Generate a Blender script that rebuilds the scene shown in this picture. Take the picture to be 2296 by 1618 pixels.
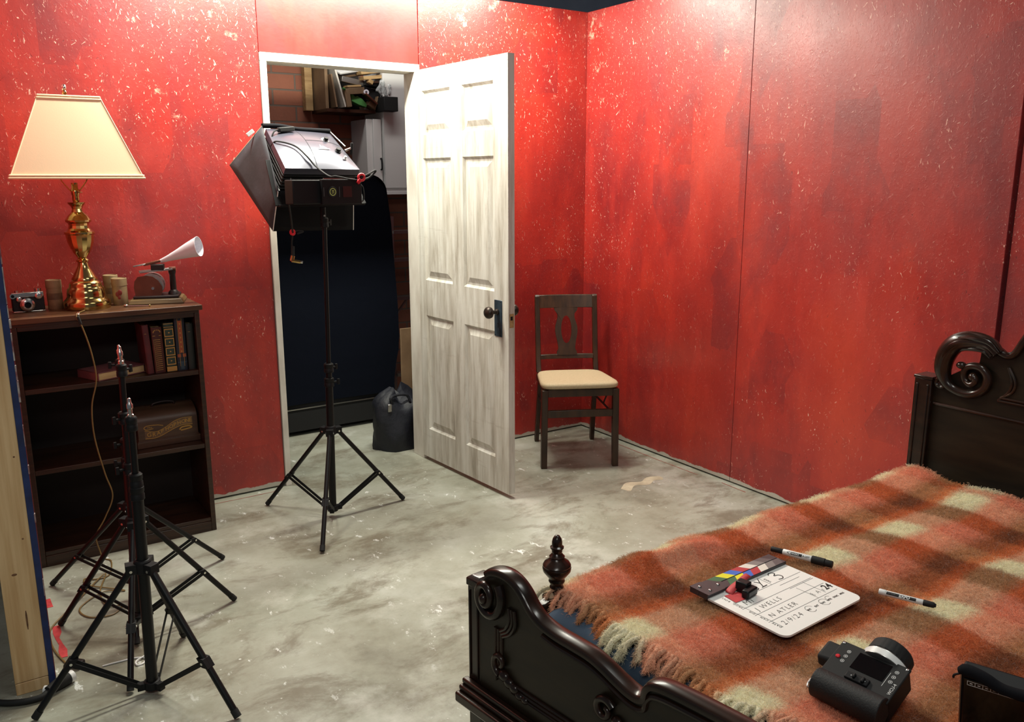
import bpy, math, random
import numpy as np
from mathutils import Vector, Matrix

# ------------------------------------------------------------------ camera, world, lights, exposure
SC = bpy.context.scene
COL = SC.collection
for o in list(bpy.data.objects):
    bpy.data.objects.remove(o)

cam_data = bpy.data.cameras.new('camera')
cam = bpy.data.objects.new('camera', cam_data)
COL.objects.link(cam)
cam_data.sensor_fit = 'HORIZONTAL'
cam_data.sensor_width = 36.0
cam_data.lens = 1882.8 * 36.0 / 2296.0
cam_data.clip_start = 0.02
YAW, PITCH, ROLL = 0.5857, -0.2126, -0.0022
f_ = Vector((math.sin(YAW) * math.cos(PITCH), math.cos(YAW) * math.cos(PITCH), math.sin(PITCH)))
r_ = Vector((math.cos(YAW), -math.sin(YAW), 0))
u_ = r_.cross(f_)
r2 = r_ * math.cos(ROLL) + u_ * math.sin(ROLL)
u2 = -r_ * math.sin(ROLL) + u_ * math.cos(ROLL)
cam.matrix_world = Matrix(((r2.x, u2.x, -f_.x, -3.1684), (r2.y, u2.y, -f_.y, -3.9908),
                           (r2.z, u2.z, -f_.z, 1.5132), (0, 0, 0, 1)))
SC.camera = cam

w = bpy.data.worlds.new('world')
SC.world = w
w.use_nodes = True
w.node_tree.nodes['Background'].inputs[0].default_value = (0.80, 0.88, 1.0, 1)
w.node_tree.nodes['Background'].inputs[1].default_value = 0.11


def area_lamp(name, loc, sx, sy, power, col, aim=(0, 0, -1)):
    d = bpy.data.lights.new(name, 'AREA')
    d.shape = 'RECTANGLE'
    d.size, d.size_y = sx, sy
    d.energy, d.color = power, col
    o = bpy.data.objects.new(name, d)
    COL.objects.link(o)
    o.location = loc
    o.rotation_euler = Vector(aim).to_track_quat('-Z', 'Y').to_euler()
    return o


# ceiling fixture close to the set's back wall, then three added fill lamps
area_lamp('ceiling_tube_light', (-1.45, -0.38, 2.57), 2.0, 0.10, 122, (1.0, 0.98, 0.84))
area_lamp('aisle_fill_light', (-1.2, 0.62, 2.95), 1.2, 0.16, 13, (1.0, 0.97, 0.92))  # added lamp to brighten the back room, no fixture seen there
area_lamp('room_fill_light', (-1.5, -3.1, 3.2), 1.2, 0.35, 21, (0.97, 1.0, 0.93))  # added overhead fill, unseen, to brighten the bed
area_lamp('stud_fill_light', (-3.7, -4.4, 2.8), 1.2, 0.35, 24, (1.0, 1.0, 0.93), (0.12, 1.0, -0.9))  # added behind the camera and tilted to brighten the left stud

SC.view_settings.view_transform = 'Standard'
SC.view_settings.look = 'None'
SC.view_settings.gamma = 1.0
SC.view_settings.use_curve_mapping = False
SC.view_settings.exposure = 0.0
SC.cycles.use_denoising = True
SC.cycles.max_bounces = 6

random.seed(7)
rng = np.random.default_rng(7)
PI = math.pi


# ------------------------------------------------------------------ materials
def S(r, g, b):
    def l(c):
        c /= 255.0
        return c / 12.92 if c <= 0.04045 else ((c + 0.055) / 1.055) ** 2.4
    return (l(r), l(g), l(b), 1.0)


class NT:
    def __init__(s, name):
        s.m = bpy.data.materials.new(name)
        s.m.use_nodes = True
        s.t = s.m.node_tree
        s.b = s.t.nodes['Principled BSDF']
        s.co = s.n('ShaderNodeTexCoord').outputs['Object']

    def n(s, typ, **kw):
        nd = s.t.nodes.new(typ)
        for k, v in kw.items():
            if k.startswith('i_'):
                nd.inputs[int(k[2:]) if k[2:].isdigit() else k[2:]].default_value = v
            else:
                setattr(nd, k, v)
        return nd

    def l(s, a, b):
        s.t.links.new(a, b)

    def mapping(s, scale=(1, 1, 1), rot=(0, 0, 0), loc=(0, 0, 0)):
        m = s.n('ShaderNodeMapping')
        m.inputs['Scale'].default_value = scale
        m.inputs['Rotation'].default_value = rot
        m.inputs['Location'].default_value = loc
        s.l(s.co, m.inputs['Vector'])
        return m.outputs[0]

    def noise(s, scale, detail=4, vec=None, rough=0.55, dist=0.0):
        n = s.n('ShaderNodeTexNoise')
        n.inputs['Scale'].default_value = scale
        n.inputs['Detail'].default_value = detail
        n.inputs['Roughness'].default_value = rough
        n.inputs['Distortion'].default_value = dist
        s.l(vec if vec is not None else s.co, n.inputs['Vector'])
        return n.outputs[0]

    def ramp(s, fac, stops):
        r = s.n('ShaderNodeValToRGB')
        e = r.color_ramp.elements
        while len(e) < len(stops):
            e.new(0.5)
        for k, (p, c) in enumerate(stops):
            e[k].position = p
            e[k].color = c if len(c) == 4 else (*c, 1)
        s.l(fac, r.inputs[0])
        return r.outputs[0]

    def step(s, fac, a, b):
        return s.ramp(fac, [(a, (0, 0, 0, 1)), (b, (1, 1, 1, 1))])

    def mix(s, fac, a, b, mode='MIX'):
        m = s.n('ShaderNodeMix', data_type='RGBA', blend_type=mode)
        for sock, v in ((m.inputs[0], fac), (m.inputs[6], a), (m.inputs[7], b)):
            if isinstance(v, (int, float)):
                sock.default_value = v
            elif isinstance(v, tuple):
                sock.default_value = v
            else:
                s.l(v, sock)
        return m.outputs[2]

    def math(s, op, a, b=0.0, clamp=False):
        m = s.n('ShaderNodeMath', operation=op, use_clamp=clamp)
        for k, v in enumerate((a, b)):
            if isinstance(v, (int, float)):
                m.inputs[k].default_value = v
            else:
                s.l(v, m.inputs[k])
        return m.outputs[0]

    def bump(s, h, strength=0.3, dist=0.01):
        b = s.n('ShaderNodeBump')
        b.inputs['Strength'].default_value = strength
        b.inputs['Distance'].default_value = dist
        s.l(h, b.inputs['Height'])
        s.l(b.outputs[0], s.b.inputs['Normal'])

    def base(s, v):
        if isinstance(v, tuple):
            s.b.inputs['Base Color'].default_value = v
        else:
            s.l(v, s.b.inputs['Base Color'])

    def rough(s, v):
        if isinstance(v, (int, float)):
            s.b.inputs['Roughness'].default_value = v
        else:
            s.l(v, s.b.inputs['Roughness'])


def mat(name, c, r=0.5, m=0.0, c2=None, ns=8, nd=4, st=(1, 1, 1), th=(0.35, 0.65), bump=0.0, bs=60, bst=(1, 1, 1),
        bd=0.003, spec=0.5, coat=0.0, sheen=0.0, trans=0.0):
    k = NT(name)
    if c2 is not None:
        k.base(k.ramp(k.noise(ns, nd, k.mapping(st)), [(th[0], c), (th[1], c2)]))
    else:
        k.base(c)
    k.rough(r)
    k.b.inputs['Metallic'].default_value = m
    k.b.inputs['Specular IOR Level'].default_value = spec
    k.b.inputs['Coat Weight'].default_value = coat
    k.b.inputs['Coat Roughness'].default_value = 0.15
    k.b.inputs['Sheen Weight'].default_value = sheen
    k.b.inputs['Transmission Weight'].default_value = trans
    if bump:
        k.bump(k.noise(bs, 4, k.mapping(bst)), bump, bd)
    return k.m


def wall_material(name, plane, flecks=True):
    """Red roller-painted strand board; plane is the axis along the wall (0 = x, 1 = y)."""
    k = NT(name)
    base = k.ramp(k.noise(1.3, 5, k.mapping((1.4, 1.4, 0.7)), 0.6),
                  [(0.30, S(126, 26, 26)), (0.52, S(162, 39, 30)), (0.72, S(186, 58, 38))])
    # blocky roller overlaps
    v = k.n('ShaderNodeTexVoronoi', distance='CHEBYCHEV', feature='F1')
    v.inputs['Scale'].default_value = 2.6
    k.l(k.mapping((1.5, 1.5, 0.8), loc=(3.1, 1.7, 0.4)), v.inputs['Vector'])
    sep = k.n('ShaderNodeSeparateColor')
    k.l(v.outputs['Color'], sep.inputs[0])
    blk = k.math('MULTIPLY', k.step(sep.outputs[0], 0.55, 0.75), k.step(k.noise(6, 5), 0.25, 0.6))
    base = k.mix(k.math('MULTIPLY', blk, 0.45), base, S(104, 22, 30))
    dark2 = k.step(k.noise(5, 6, k.mapping((1, 1, 0.3)), 0.65), 0.50, 0.78)
    base = k.mix(k.math('MULTIPLY', dark2, 0.68), base, S(194, 54, 42))
    dk3 = k.step(k.noise(2.4, 6, k.mapping((1, 1, 0.55), loc=(9, 4, 2)), 0.65), 0.52, 0.70)
    base = k.mix(k.math('MULTIPLY', dk3, 0.55), base, S(98, 24, 33))
    if flecks:
        big = k.noise(1.5, 3, k.mapping((1, 1, 1), loc=(5, 2, 1)))
        mid = k.noise(6.5, 4, k.mapping((1, 1, 1), loc=(2, 7, 1)), 0.6)
        sepz = k.n('ShaderNodeSeparateXYZ')
        k.l(k.co, sepz.inputs[0])
        hs, fl, pit = [], None, None
        for j, ang in enumerate((42, -58, 84, -82)):
            rot = (0, math.radians(ang), 0) if plane == 0 else (math.radians(ang), 0, 0)
            mm = k.n('ShaderNodeMapping')
            mm.inputs['Scale'].default_value = (36, 36, 120)
            mm.inputs['Location'].default_value = (j * 3.3, j * 1.7, j * 2.1)
            k.l(k.mapping((1, 1, 1), rot), mm.inputs['Vector'])
            nz = k.noise(1.0, 2.5, mm.outputs[0], 0.55, 0.5)
            hs.append(nz)
            fj = k.step(nz, 0.685, 0.735)
            fl = fj if fl is None else k.math('MAXIMUM', fl, fj)
            pj = k.step(nz, 0.285, 0.255)
            pj = k.ramp(nz, [(0.25, (1, 1, 1, 1)), (0.29, (0, 0, 0, 1))])
            pit = pj if pit is None else k.math('MAXIMUM', pit, pj)
        hi = k.math('MULTIPLY', k.math('SUBTRACT', sepz.outputs[2], 1.5), 0.22, True)     # more pale flecks high up: lamp sparkle painted in among the real wear
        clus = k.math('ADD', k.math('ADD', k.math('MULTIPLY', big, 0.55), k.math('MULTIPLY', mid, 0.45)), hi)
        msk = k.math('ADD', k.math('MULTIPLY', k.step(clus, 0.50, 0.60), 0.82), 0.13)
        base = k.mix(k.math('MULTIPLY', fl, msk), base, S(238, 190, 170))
        base = k.mix(k.math('MULTIPLY', pit, 0.5), base, S(70, 14, 20))
        # small rubbed patches where the board's primer shows
        pat = k.step(k.noise(11.0, 8, k.mapping((1, 1, 1), loc=(1.3, 8, 3)), 0.75), 0.575, 0.64)
        pm = k.step(clus, 0.64, 0.72)
        base = k.mix(k.math('MULTIPLY', k.math('MULTIPLY', pat, pm), 0.75), base, S(244, 200, 172))
        # raw edge at the foot of the sheet
        foot = k.math('ADD', sepz.outputs[2], k.math('MULTIPLY', k.noise(9, 5), -0.055))
        fm = k.ramp(k.math('MULTIPLY', k.math('ADD', foot, 0.05), 10.0), [(0.47, (1, 1, 1, 1)), (0.50, (0, 0, 0, 1))])
        base = k.mix(fm, base, S(178, 172, 160))
        h = hs[0]
        for q in hs[1:]:
            h = k.math('MAXIMUM', h, q)
        chip = k.ramp(h, [(0.62, (0, 0, 0, 1)), (0.70, (1, 1, 1, 1))])
        h2 = k.math('ADD', k.math('MULTIPLY', chip, 0.30), k.math('MULTIPLY', k.noise(34, 8, None, 0.65), 1.0))
        h2 = k.math('SUBTRACT', h2, k.math('MULTIPLY', pit, 0.8))
        k.bump(h2, 0.26, 0.004)
    else:
        k.bump(k.noise(60, 4), 0.10, 0.003)
    k.base(base)
    k.rough(k.ramp(k.noise(3, 5, None, 0.65), [(0.3, (0.34,) * 3), (0.7, (0.50,) * 3)]))
    k.b.inputs['Specular IOR Level'].default_value = 0.65
    k.b.inputs['Coat Weight'].default_value = 0.45
    k.b.inputs['Coat Roughness'].default_value = 0.34
    return k.m


def floor_material():
    k = NT('stained_concrete')
    n1 = k.noise(1.6, 9, k.mapping((1, 1, 1), loc=(2, 1, 0)), 0.68)
    a = k.ramp(n1, [(0.32, S(116, 112, 98)), (0.44, S(148, 147, 132)), (0.56, S(166, 167, 154)), (0.70, S(184, 187, 178))])
    green = k.step(k.noise(0.9, 4, k.mapping((1, 1, 1), loc=(7, 3, 0))), 0.45, 0.7)
    a = k.mix(k.math('MULTIPLY', green, 0.40), a, S(146, 154, 142))
    brown = k.step(k.noise(2.3, 9, k.mapping((1, 1.8, 1), rot=(0, 0, 0.5), loc=(1, 9, 0)), 0.72, 0.4), 0.50, 0.62)
    a = k.mix(k.math('MULTIPLY', brown, 0.62), a, S(96, 84, 66))
    pale = k.step(k.noise(1.9, 8, k.mapping((1, 1, 1), loc=(4, 4.4, 0)), 0.68), 0.55, 0.68)
    a = k.mix(k.math('MULTIPLY', pale, 0.55), a, S(204, 205, 196))
    scr = k.step(k.noise(3.0, 9, k.mapping((0.8, 6, 1), rot=(0, 0, 0.9), loc=(2, 2, 0)), 0.75), 0.60, 0.72)
    a = k.mix(k.math('MULTIPLY', scr, 0.35), a, S(120, 108, 88))
    # paint spatter in loose clusters
    spm = k.step(k.noise(2.2, 3, k.mapping((1, 1, 1), loc=(3, 6.2, 0))), 0.42, 0.58)
    sp = k.step(k.noise(16, 7, k.mapping((1, 0.6, 1), rot=(0, 0, 0.7)), 0.75), 0.605, 0.64)
    a = k.mix(k.math('MULTIPLY', k.math('MULTIPLY', sp, spm), 0.9), a, S(232, 235, 232))
    for sc, r0 in ((9.0, 0.045), (17.0, 0.06)):
        v = k.n('ShaderNodeTexVoronoi')
        v.inputs['Scale'].default_value = sc
        k.l(k.mapping((1, 1, 1), loc=(sc, 0.3, 0)), v.inputs['Vector'])
        dots = k.ramp(v.outputs['Distance'], [(r0 * 0.75, (1, 1, 1, 1)), (r0, (0, 0, 0, 1))])
        a = k.mix(k.math('MULTIPLY', k.math('MULTIPLY', dots, spm), 0.8), a, S(230, 232, 226))
    dark = k.step(k.noise(26, 7, None, 0.75), 0.58, 0.72)
    a = k.mix(k.math('MULTIPLY', dark, 0.22), a, S(84, 74, 60))
    k.base(a)
    k.rough(k.ramp(k.noise(2.2, 6), [(0.35, (0.26,) * 3), (0.65, (0.48,) * 3)]))
    k.bump(k.noise(18, 6), 0.05, 0.01)
    k.b.inputs['Specular IOR Level'].default_value = 0.4
    return k.m


def brick_material():
    k = NT('brick_wall')
    cx = k.n('ShaderNodeSeparateXYZ')
    k.l(k.co, cx.inputs[0])
    cb = k.n('ShaderNodeCombineXYZ')
    k.l(cx.outputs[0], cb.inputs[0])
    k.l(cx.outputs[2], cb.inputs[1])
    b = k.n('ShaderNodeTexBrick')
    b.inputs['Scale'].default_value = 1.0
    b.inputs['Brick Width'].default_value = 0.30
    b.inputs['Row Height'].default_value = 0.099
    b.inputs['Mortar Size'].default_value = 0.006
    b.inputs['Mortar Smooth'].default_value = 0.2
    b.inputs['Bias'].default_value = 0.0
    b.inputs['Color1'].default_value = S(158, 98, 74)
    b.inputs['Color2'].default_value = S(136, 82, 62)
    b.inputs['Mortar'].default_value = S(104, 96, 86)
    k.l(cb.outputs[0], b.inputs['Vector'])
    k.base(k.mix(k.math('MULTIPLY', k.noise(12, 5), 0.5), b.outputs[0], S(106, 68, 54)))
    inv = k.math('SUBTRACT', 1.0, b.outputs['Fac'])
    k.bump(k.math('ADD', inv, k.math('MULTIPLY', k.noise(60, 4), 0.2)), 0.6, 0.012)
    k.rough(0.85)
    return k.m


def door_material():
    k = NT('distressed_white_paint')
    a = k.ramp(k.noise(2.4, 8, k.mapping((9, 9, 0.8)), 0.66), [(0.30, S(146, 138, 124)), (0.42, S(186, 181, 169)), (0.56, S(210, 208, 199)), (0.8, S(229, 229, 222))])
    n2 = k.step(k.noise(2.2, 8, k.mapping((5, 5, 0.9), loc=(3, 1, 2)), 0.72), 0.56, 0.70)
    a = k.mix(k.math('MULTIPLY', n2, 0.55), a, S(136, 122, 104))
    n3 = k.step(k.noise(3.2, 7, k.mapping((0.7, 0.7, 7), loc=(1, 5, 2)), 0.7), 0.60, 0.74)
    a = k.mix(k.math('MULTIPLY', n3, 0.45), a, S(150, 138, 122))
    k.base(a)
    k.rough(0.5)
    k.bump(k.noise(40, 4, k.mapping((3, 3, 0.3))), 0.08, 0.003)
    return k.m


M = {}
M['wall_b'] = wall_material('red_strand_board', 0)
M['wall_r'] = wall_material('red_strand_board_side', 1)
M['header'] = wall_material('red_smooth_panel', 0, False)
M['floor'] = floor_material()
M['brick'] = brick_material()
M['door'] = door_material()
M['ceiling'] = mat('grey_ceiling', S(150, 162, 178), 0.9, c2=S(136, 148, 164), ns=3)
M['white_trim'] = mat('white_trim_paint', S(226, 222, 212), 0.5, c2=S(196, 188, 176), ns=5, st=(2, 2, 0.8), th=(0.4, 0.75))
M['stud'] = mat('pine_stud', S(216, 184, 138), 0.6, c2=S(190, 152, 104), ns=4, nd=6, st=(14, 14, 0.6), bump=0.1, bs=30, bst=(8, 8, 0.4))
M['blue'] = mat('blue_paint', S(22, 44, 96), 0.6, c2=S(16, 30, 70), ns=20)
M['white_edge'] = mat('raw_edge', S(170, 165, 160), 0.8, c2=S(120, 60, 64), ns=30)
M['dark_wood'] = mat('dark_shelf_wood', S(62, 38, 24), 0.38, c2=S(38, 22, 14), ns=5, nd=7, st=(1, 6, 12), bump=0.08, bs=20, bst=(1, 8, 14))
M['shelf_top'] = mat('worn_shelf_top', S(98, 66, 42), 0.36, c2=S(66, 40, 25), ns=5, nd=7, st=(1, 7, 7), bump=0.05)
M['shelf_back'] = mat('shelf_back_board', S(26, 18, 13), 0.7)
M['brass'] = mat('polished_brass', S(206, 178, 118), 0.15, 1.0, c2=S(178, 146, 88), ns=6)
M['shade'] = mat('cream_shade_cloth', S(238, 216, 180), 0.85, sheen=0.2, bump=0.05, bs=300, spec=0.2)
M['cord'] = mat('gold_cord', S(120, 96, 56), 0.45)
M['black'] = mat('black_metal', S(19, 19, 21), 0.55, 0.0, spec=0.22)
M['black_sat'] = mat('black_satin_tube', S(13, 13, 15), 0.42, 0.0, spec=0.28)
M['black_rub'] = mat('black_rubber', S(16, 16, 17), 0.75)
M['black_cloth'] = mat('black_cloth', S(18, 18, 22), 0.9, spec=0.15, bump=0.1, bs=250)
M['grey_cloth'] = mat('black_nylon', S(58, 60, 67), 0.7, c2=S(44, 46, 52), ns=8, bump=0.25, bs=14, bd=0.01)
M['chrome'] = mat('chrome', S(215, 212, 206), 0.18, 1.0)
M['steel'] = mat('brushed_steel', S(170, 168, 165), 0.35, 1.0)
M['grey_body'] = mat('silver_grey_shell', S(64, 64, 76), 0.34, 0.4, coat=0.1)
M['red_plastic'] = mat('red_plastic', S(214, 30, 44), 0.4)
M['red_tape'] = mat('red_tape', S(200, 66, 68), 0.6, c2=S(172, 46, 52), ns=40)
M['white'] = mat('white_plastic', S(226, 226, 224), 0.4)
M['paper'] = mat('white_paper', S(222, 218, 226), 0.75)
M['chair_wood'] = mat('walnut_chair', S(64, 41, 25), 0.36, c2=S(42, 27, 17), ns=5, nd=6, st=(6, 6, 1.2), bump=0.05)
M['seat'] = mat('beige_vinyl', S(198, 182, 148), 0.7, c2=S(186, 170, 136), ns=120, bump=0.15, bs=260)
M['bed_wood'] = mat('mahogany', S(46, 28, 19), 0.26, c2=S(24, 15, 10), ns=4, nd=6, st=(6, 1.5, 6), coat=0.15, spec=0.4)
M['bed_panel'] = mat('bed_panel', S(40, 31, 20), 0.40, c2=S(26, 20, 13), ns=4, nd=6, st=(8, 1.2, 8), spec=0.3)
M['sheet'] = mat('blue_sheet', S(66, 84, 104), 0.85, c2=S(56, 74, 94), ns=6, bump=0.1, bs=20)
M['navy'] = mat('navy_cloth', S(10, 14, 24), 0.95, spec=0.1, bump=0.3, bs=6, bd=0.02)
M['bag'] = mat('navy_bag_nylon', S(18, 21, 33), 0.6, c2=S(13, 15, 24), ns=6, bump=0.4, bs=14, bd=0.02)
M['void'] = mat('black_base', S(12, 12, 13), 0.8)
M['cab'] = mat('white_melamine', S(216, 216, 214), 0.5)
M['bronze'] = mat('aged_bronze', S(58, 48, 42), 0.36, 0.6)
M['blue_steel'] = mat('blued_steel', S(74, 92, 106), 0.4, 0.6, c2=S(52, 64, 74), ns=20)
M['dark_hole'] = mat('keyhole', S(8, 8, 8), 0.9)
M['raw_wood'] = mat('raw_wood', S(182, 150, 104), 0.7, c2=S(150, 118, 76), ns=6, st=(1, 8, 8))
M['board'] = mat('board_brown', S(132, 106, 78), 0.75, c2=S(108, 84, 60), ns=5)
M['tin'] = mat('tin_cardboard', S(150, 128, 92), 0.6, c2=S(112, 84, 58), ns=12)
M['tin_band'] = mat('tin_dark_band', S(92, 70, 50), 0.6, c2=S(120, 96, 66), ns=30)
M['tin_red'] = mat('tin_red_print', S(120, 34, 28), 0.6)
M['green'] = mat('green_foam', S(74, 138, 70), 0.7)
M['gold'] = mat('gold_leaf', S(176, 136, 66), 0.4, 0.3)
M['gold_dull'] = mat('dull_gold_paint', S(176, 136, 70), 0.6)
M['maroon'] = mat('maroon_cloth', S(84, 26, 30), 0.65, c2=S(64, 20, 24), ns=14)
M['oxblood'] = mat('oxblood_leather', S(76, 30, 22), 0.5, c2=S(52, 20, 16), ns=14)
M['green_leather'] = mat('green_leather', S(40, 56, 46), 0.5)
M['navy_leather'] = mat('navy_leather', S(24, 30, 42), 0.5)
M['olive_cloth'] = mat('dark_green_cloth', S(28, 32, 28), 0.6)
M['rust_leather'] = mat('rust_leather', S(146, 70, 40), 0.5)
M['pages'] = mat('book_pages', S(206, 178, 128), 0.8, c2=S(186, 156, 106), ns=8, st=(1, 1, 60))
M['mauve'] = mat('mauve_cloth', S(118, 72, 74), 0.7, c2=S(98, 56, 60), ns=12)
M['case'] = mat('case_wood', S(84, 62, 46), 0.45, c2=S(62, 44, 32), ns=4, nd=6, st=(1, 8, 8))
M['leather'] = mat('black_leatherette', S(16, 16, 17), 0.6, bump=0.3, bs=300)
M['slate'] = mat('slate_acrylic', S(236, 236, 232), 0.22)
M['ink'] = mat('black_ink', S(18, 16, 18), 0.6)
M['grey_ink'] = mat('grey_print', S(92, 92, 94), 0.6)
M['clap_dark'] = mat('clapper_black', S(34, 30, 32), 0.35)
for nm, c in dict(green=(50, 102, 66), yellow=(226, 216, 40), blue=(52, 104, 196), red=(180, 52, 60), white=(226, 218, 208),
                  grey=(130, 124, 122), grey2=(92, 86, 88), dark=(58, 52, 56)).items():
    M['clap_' + nm] = mat('clapper_' + nm, S(*c), 0.4)
M['glass_dark'] = mat('dark_screen', S(6, 6, 7), 0.12, spec=0.5)
M['panel_red'] = mat('dull_red_lens', S(48, 20, 20), 0.4)
M['dial'] = mat('pale_dial', S(190, 196, 110), 0.5)
M['plastic_bag'] = mat('clear_plastic', S(206, 210, 210), 0.25, trans=0.35)
M['copper'] = mat('copper_plate', S(126, 78, 62), 0.3, 0.6, c2=S(98, 62, 50), ns=10)
M['iron'] = mat('cast_iron', S(40, 30, 30), 0.45, 0.4)
M['olive_wood'] = mat('olive_base_wood', S(112, 92, 58), 0.4, c2=S(86, 68, 42), ns=6, st=(1, 8, 8))


# ------------------------------------------------------------------ mesh builder
class G:
    def __init__(s, *mats):
        s.V, s.F, s.MI, s.mats, s.mi = [], [], [], list(mats), 0
        s.T = Matrix.Identity(4)

    def use(s, m):
        if m not in s.mats:
            s.mats.append(m)
        s.mi = s.mats.index(m)
        return s

    def raw(s, vs, fs):
        b = len(s.V)
        s.V += [tuple(s.T @ Vector(v)) for v in vs]
        s.F += [tuple(b + i for i in f) for f in fs]
        s.MI += [s.mi] * len(fs)
        return s

    def box(s, x0, y0, z0, x1, y1, z1):
        vs = [(x, y, z) for z in (z0, z1) for y in (y0, y1) for x in (x0, x1)]
        return s.raw(vs, [(0, 2, 3, 1), (4, 5, 7, 6), (0, 1, 5, 4), (2, 6, 7, 3), (0, 4, 6, 2), (1, 3, 7, 5)])

    def hexa(s, b4, t4):
        return s.raw(list(b4) + list(t4), [(3, 2, 1, 0), (4, 5, 6, 7), (0, 1, 5, 4), (1, 2, 6, 5), (2, 3, 7, 6), (3, 0, 4, 7)])

    def obox(s, c, ax, h):
        c = Vector(c)
        a = [Vector(v).normalized() * k for v, k in zip(ax, h)]
        P = lambda i, j, k: tuple(c + a[0] * i + a[1] * j + a[2] * k)
        return s.hexa([P(-1, -1, -1), P(1, -1, -1), P(1, 1, -1), P(-1, 1, -1)], [P(-1, -1, 1), P(1, -1, 1), P(1, 1, 1), P(-1, 1, 1)])

    def bar(s, p0, p1, w, h, up=(0, 0, 1)):
        p0, p1 = Vector(p0), Vector(p1)
        d = p1 - p0
        x = d.cross(Vector(up)).normalized()
        y = x.cross(d).normalized()
        return s.obox((p0 + p1) / 2, (x, d, y), (w / 2, d.length / 2, h / 2))

    def tube(s, pts, r, seg=8, caps=True, sx=1.0):
        pts = [Vector(p) for p in pts]
        n = len(pts)
        rs = r if isinstance(r, (list, tuple)) else [r] * n
        vs, fs = [], []
        t0 = (pts[1] - pts[0]).normalized()
        a = t0.orthogonal().normalized()
        for i in range(n):
            t = (pts[min(i + 1, n - 1)] - pts[max(i - 1, 0)]).normalized()
            a = (a - t * a.dot(t)).normalized()
            b = t.cross(a)
            for k in range(seg):
                an = 2 * PI * k / seg
                vs.append(tuple(pts[i] + a * (rs[i] * math.cos(an)) + b * (rs[i] * sx * math.sin(an))))
        for i in range(n - 1):
            for k in range(seg):
                k2 = (k + 1) % seg
                fs.append((i * seg + k, i * seg + k2, (i + 1) * seg + k2, (i + 1) * seg + k))
        if caps:
            fs.append(tuple(reversed(range(seg))))
            fs.append(tuple((n - 1) * seg + k for k in range(seg)))
        return s.raw(vs, fs)

    def cyl(s, p0, p1, r0, r1=None, seg=16):
        return s.tube([p0, p1], [r0, r0 if r1 is None else r1], seg)

    def lathe(s, prof, o=(0, 0, 0), ax=(0, 0, 1), seg=24, caps=True):
        q = Vector(ax).to_track_quat('Z', 'Y').to_matrix()
        o = Vector(o)
        vs, fs = [], []
        for r, z in prof:
            for k in range(seg):
                an = 2 * PI * k / seg
                vs.append(tuple(o + q @ Vector((r * math.cos(an), r * math.sin(an), z))))
        for i in range(len(prof) - 1):
            for k in range(seg):
                k2 = (k + 1) % seg
                fs.append((i * seg + k, i * seg + k2, (i + 1) * seg + k2, (i + 1) * seg + k))
        if caps:
            fs.append(tuple(reversed(range(seg))))
            fs.append(tuple((len(prof) - 1) * seg + k for k in range(seg)))
        return s.raw(vs, fs)

    def sphere(s, c, r, seg=14, rings=8):
        r = r if isinstance(r, (tuple, list)) else (r, r, r)
        prof = []
        vs, fs = [], []
        for i in range(rings + 1):
            th = PI * i / rings
            for k in range(seg):
                an = 2 * PI * k / seg
                vs.append((c[0] + r[0] * math.sin(th) * math.cos(an), c[1] + r[1] * math.sin(th) * math.sin(an), c[2] - r[2] * math.cos(th)))
        for i in range(rings):
            for k in range(seg):
                k2 = (k + 1) % seg
                fs.append((i * seg + k, i * seg + k2, (i + 1) * seg + k2, (i + 1) * seg + k))
        return s.raw(vs, fs)

    def prism(s, poly, o, u, v, w):
        """poly in (u, v) about o, extruded by vector w."""
        o, u, v, w = Vector(o), Vector(u), Vector(v), Vector(w)
        a = [o + u * p[0] + v * p[1] for p in poly]
        n = len(a)
        vs = [tuple(p) for p in a] + [tuple(p + w) for p in a]
        fs = [tuple(reversed(range(n))), tuple(range(n, 2 * n))] + [(i, (i + 1) % n, n + (i + 1) % n, n + i) for i in range(n)]
        if u.cross(v).dot(w) < 0:
            fs = [tuple(reversed(f)) for f in fs]
        return s.raw(vs, fs)

    def ring(s, outer, inner, o, u, v, w):
        o, u, v, w = Vector(o), Vector(u), Vector(v), Vector(w)
        n = len(outer)
        L = [[o + u * p[0] + v * p[1] for p in lp] for lp in (outer, inner)]
        vs = [tuple(p) for p in L[0] + L[1]] + [tuple(p + w) for p in L[0] + L[1]]
        fs = []
        for i in range(n):
            j = (i + 1) % n
            fs += [(j, i, n + i, n + j), (2 * n + i, 2 * n + j, 3 * n + j, 3 * n + i), (i, j, 2 * n + j, 2 * n + i), (n + j, n + i, 3 * n + i, 3 * n + j)]
        return s.raw(vs, fs)

    def frustum(s, o, u, v, w, a, b, inset, h):
        """raised field: rectangle a x b (centred) at o rising by h along w, edges inset."""
        o, u, v, w = Vector(o), Vector(u).normalized(), Vector(v).normalized(), Vector(w).normalized()
        q = lambda i, j, d, hh: tuple(o + u * (i * (a / 2 - d)) + v * (j * (b / 2 - d)) + w * hh)
        ss = [(-1, -1), (1, -1), (1, 1), (-1, 1)]
        return s.hexa([q(i, j, 0, 0) for i, j in ss], [q(i, j, inset, h) for i, j in ss])

    def text(s, txt, o, u, v, size, align='LEFT', shear=0.0, w=0.0, spacing=1.0):
        o, u, v = Vector(o), Vector(u).normalized(), Vector(v).normalized()
        n = u.cross(v)
        cu = bpy.data.curves.new('lettering', 'FONT')
        cu.body, cu.size, cu.align_x, cu.shear, cu.offset = txt, size, align, shear, w
        cu.space_character = spacing
        cu.resolution_u = 2
        ob = bpy.data.objects.new('lettering', cu)
        me = bpy.data.meshes.new_from_object(ob)
        vs = [tuple(o + u * p.co.x + v * p.co.y + n * 0.0004) for p in me.vertices]
        fs = [tuple(p.vertices) for p in me.polygons]
        bpy.data.objects.remove(ob)
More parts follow.
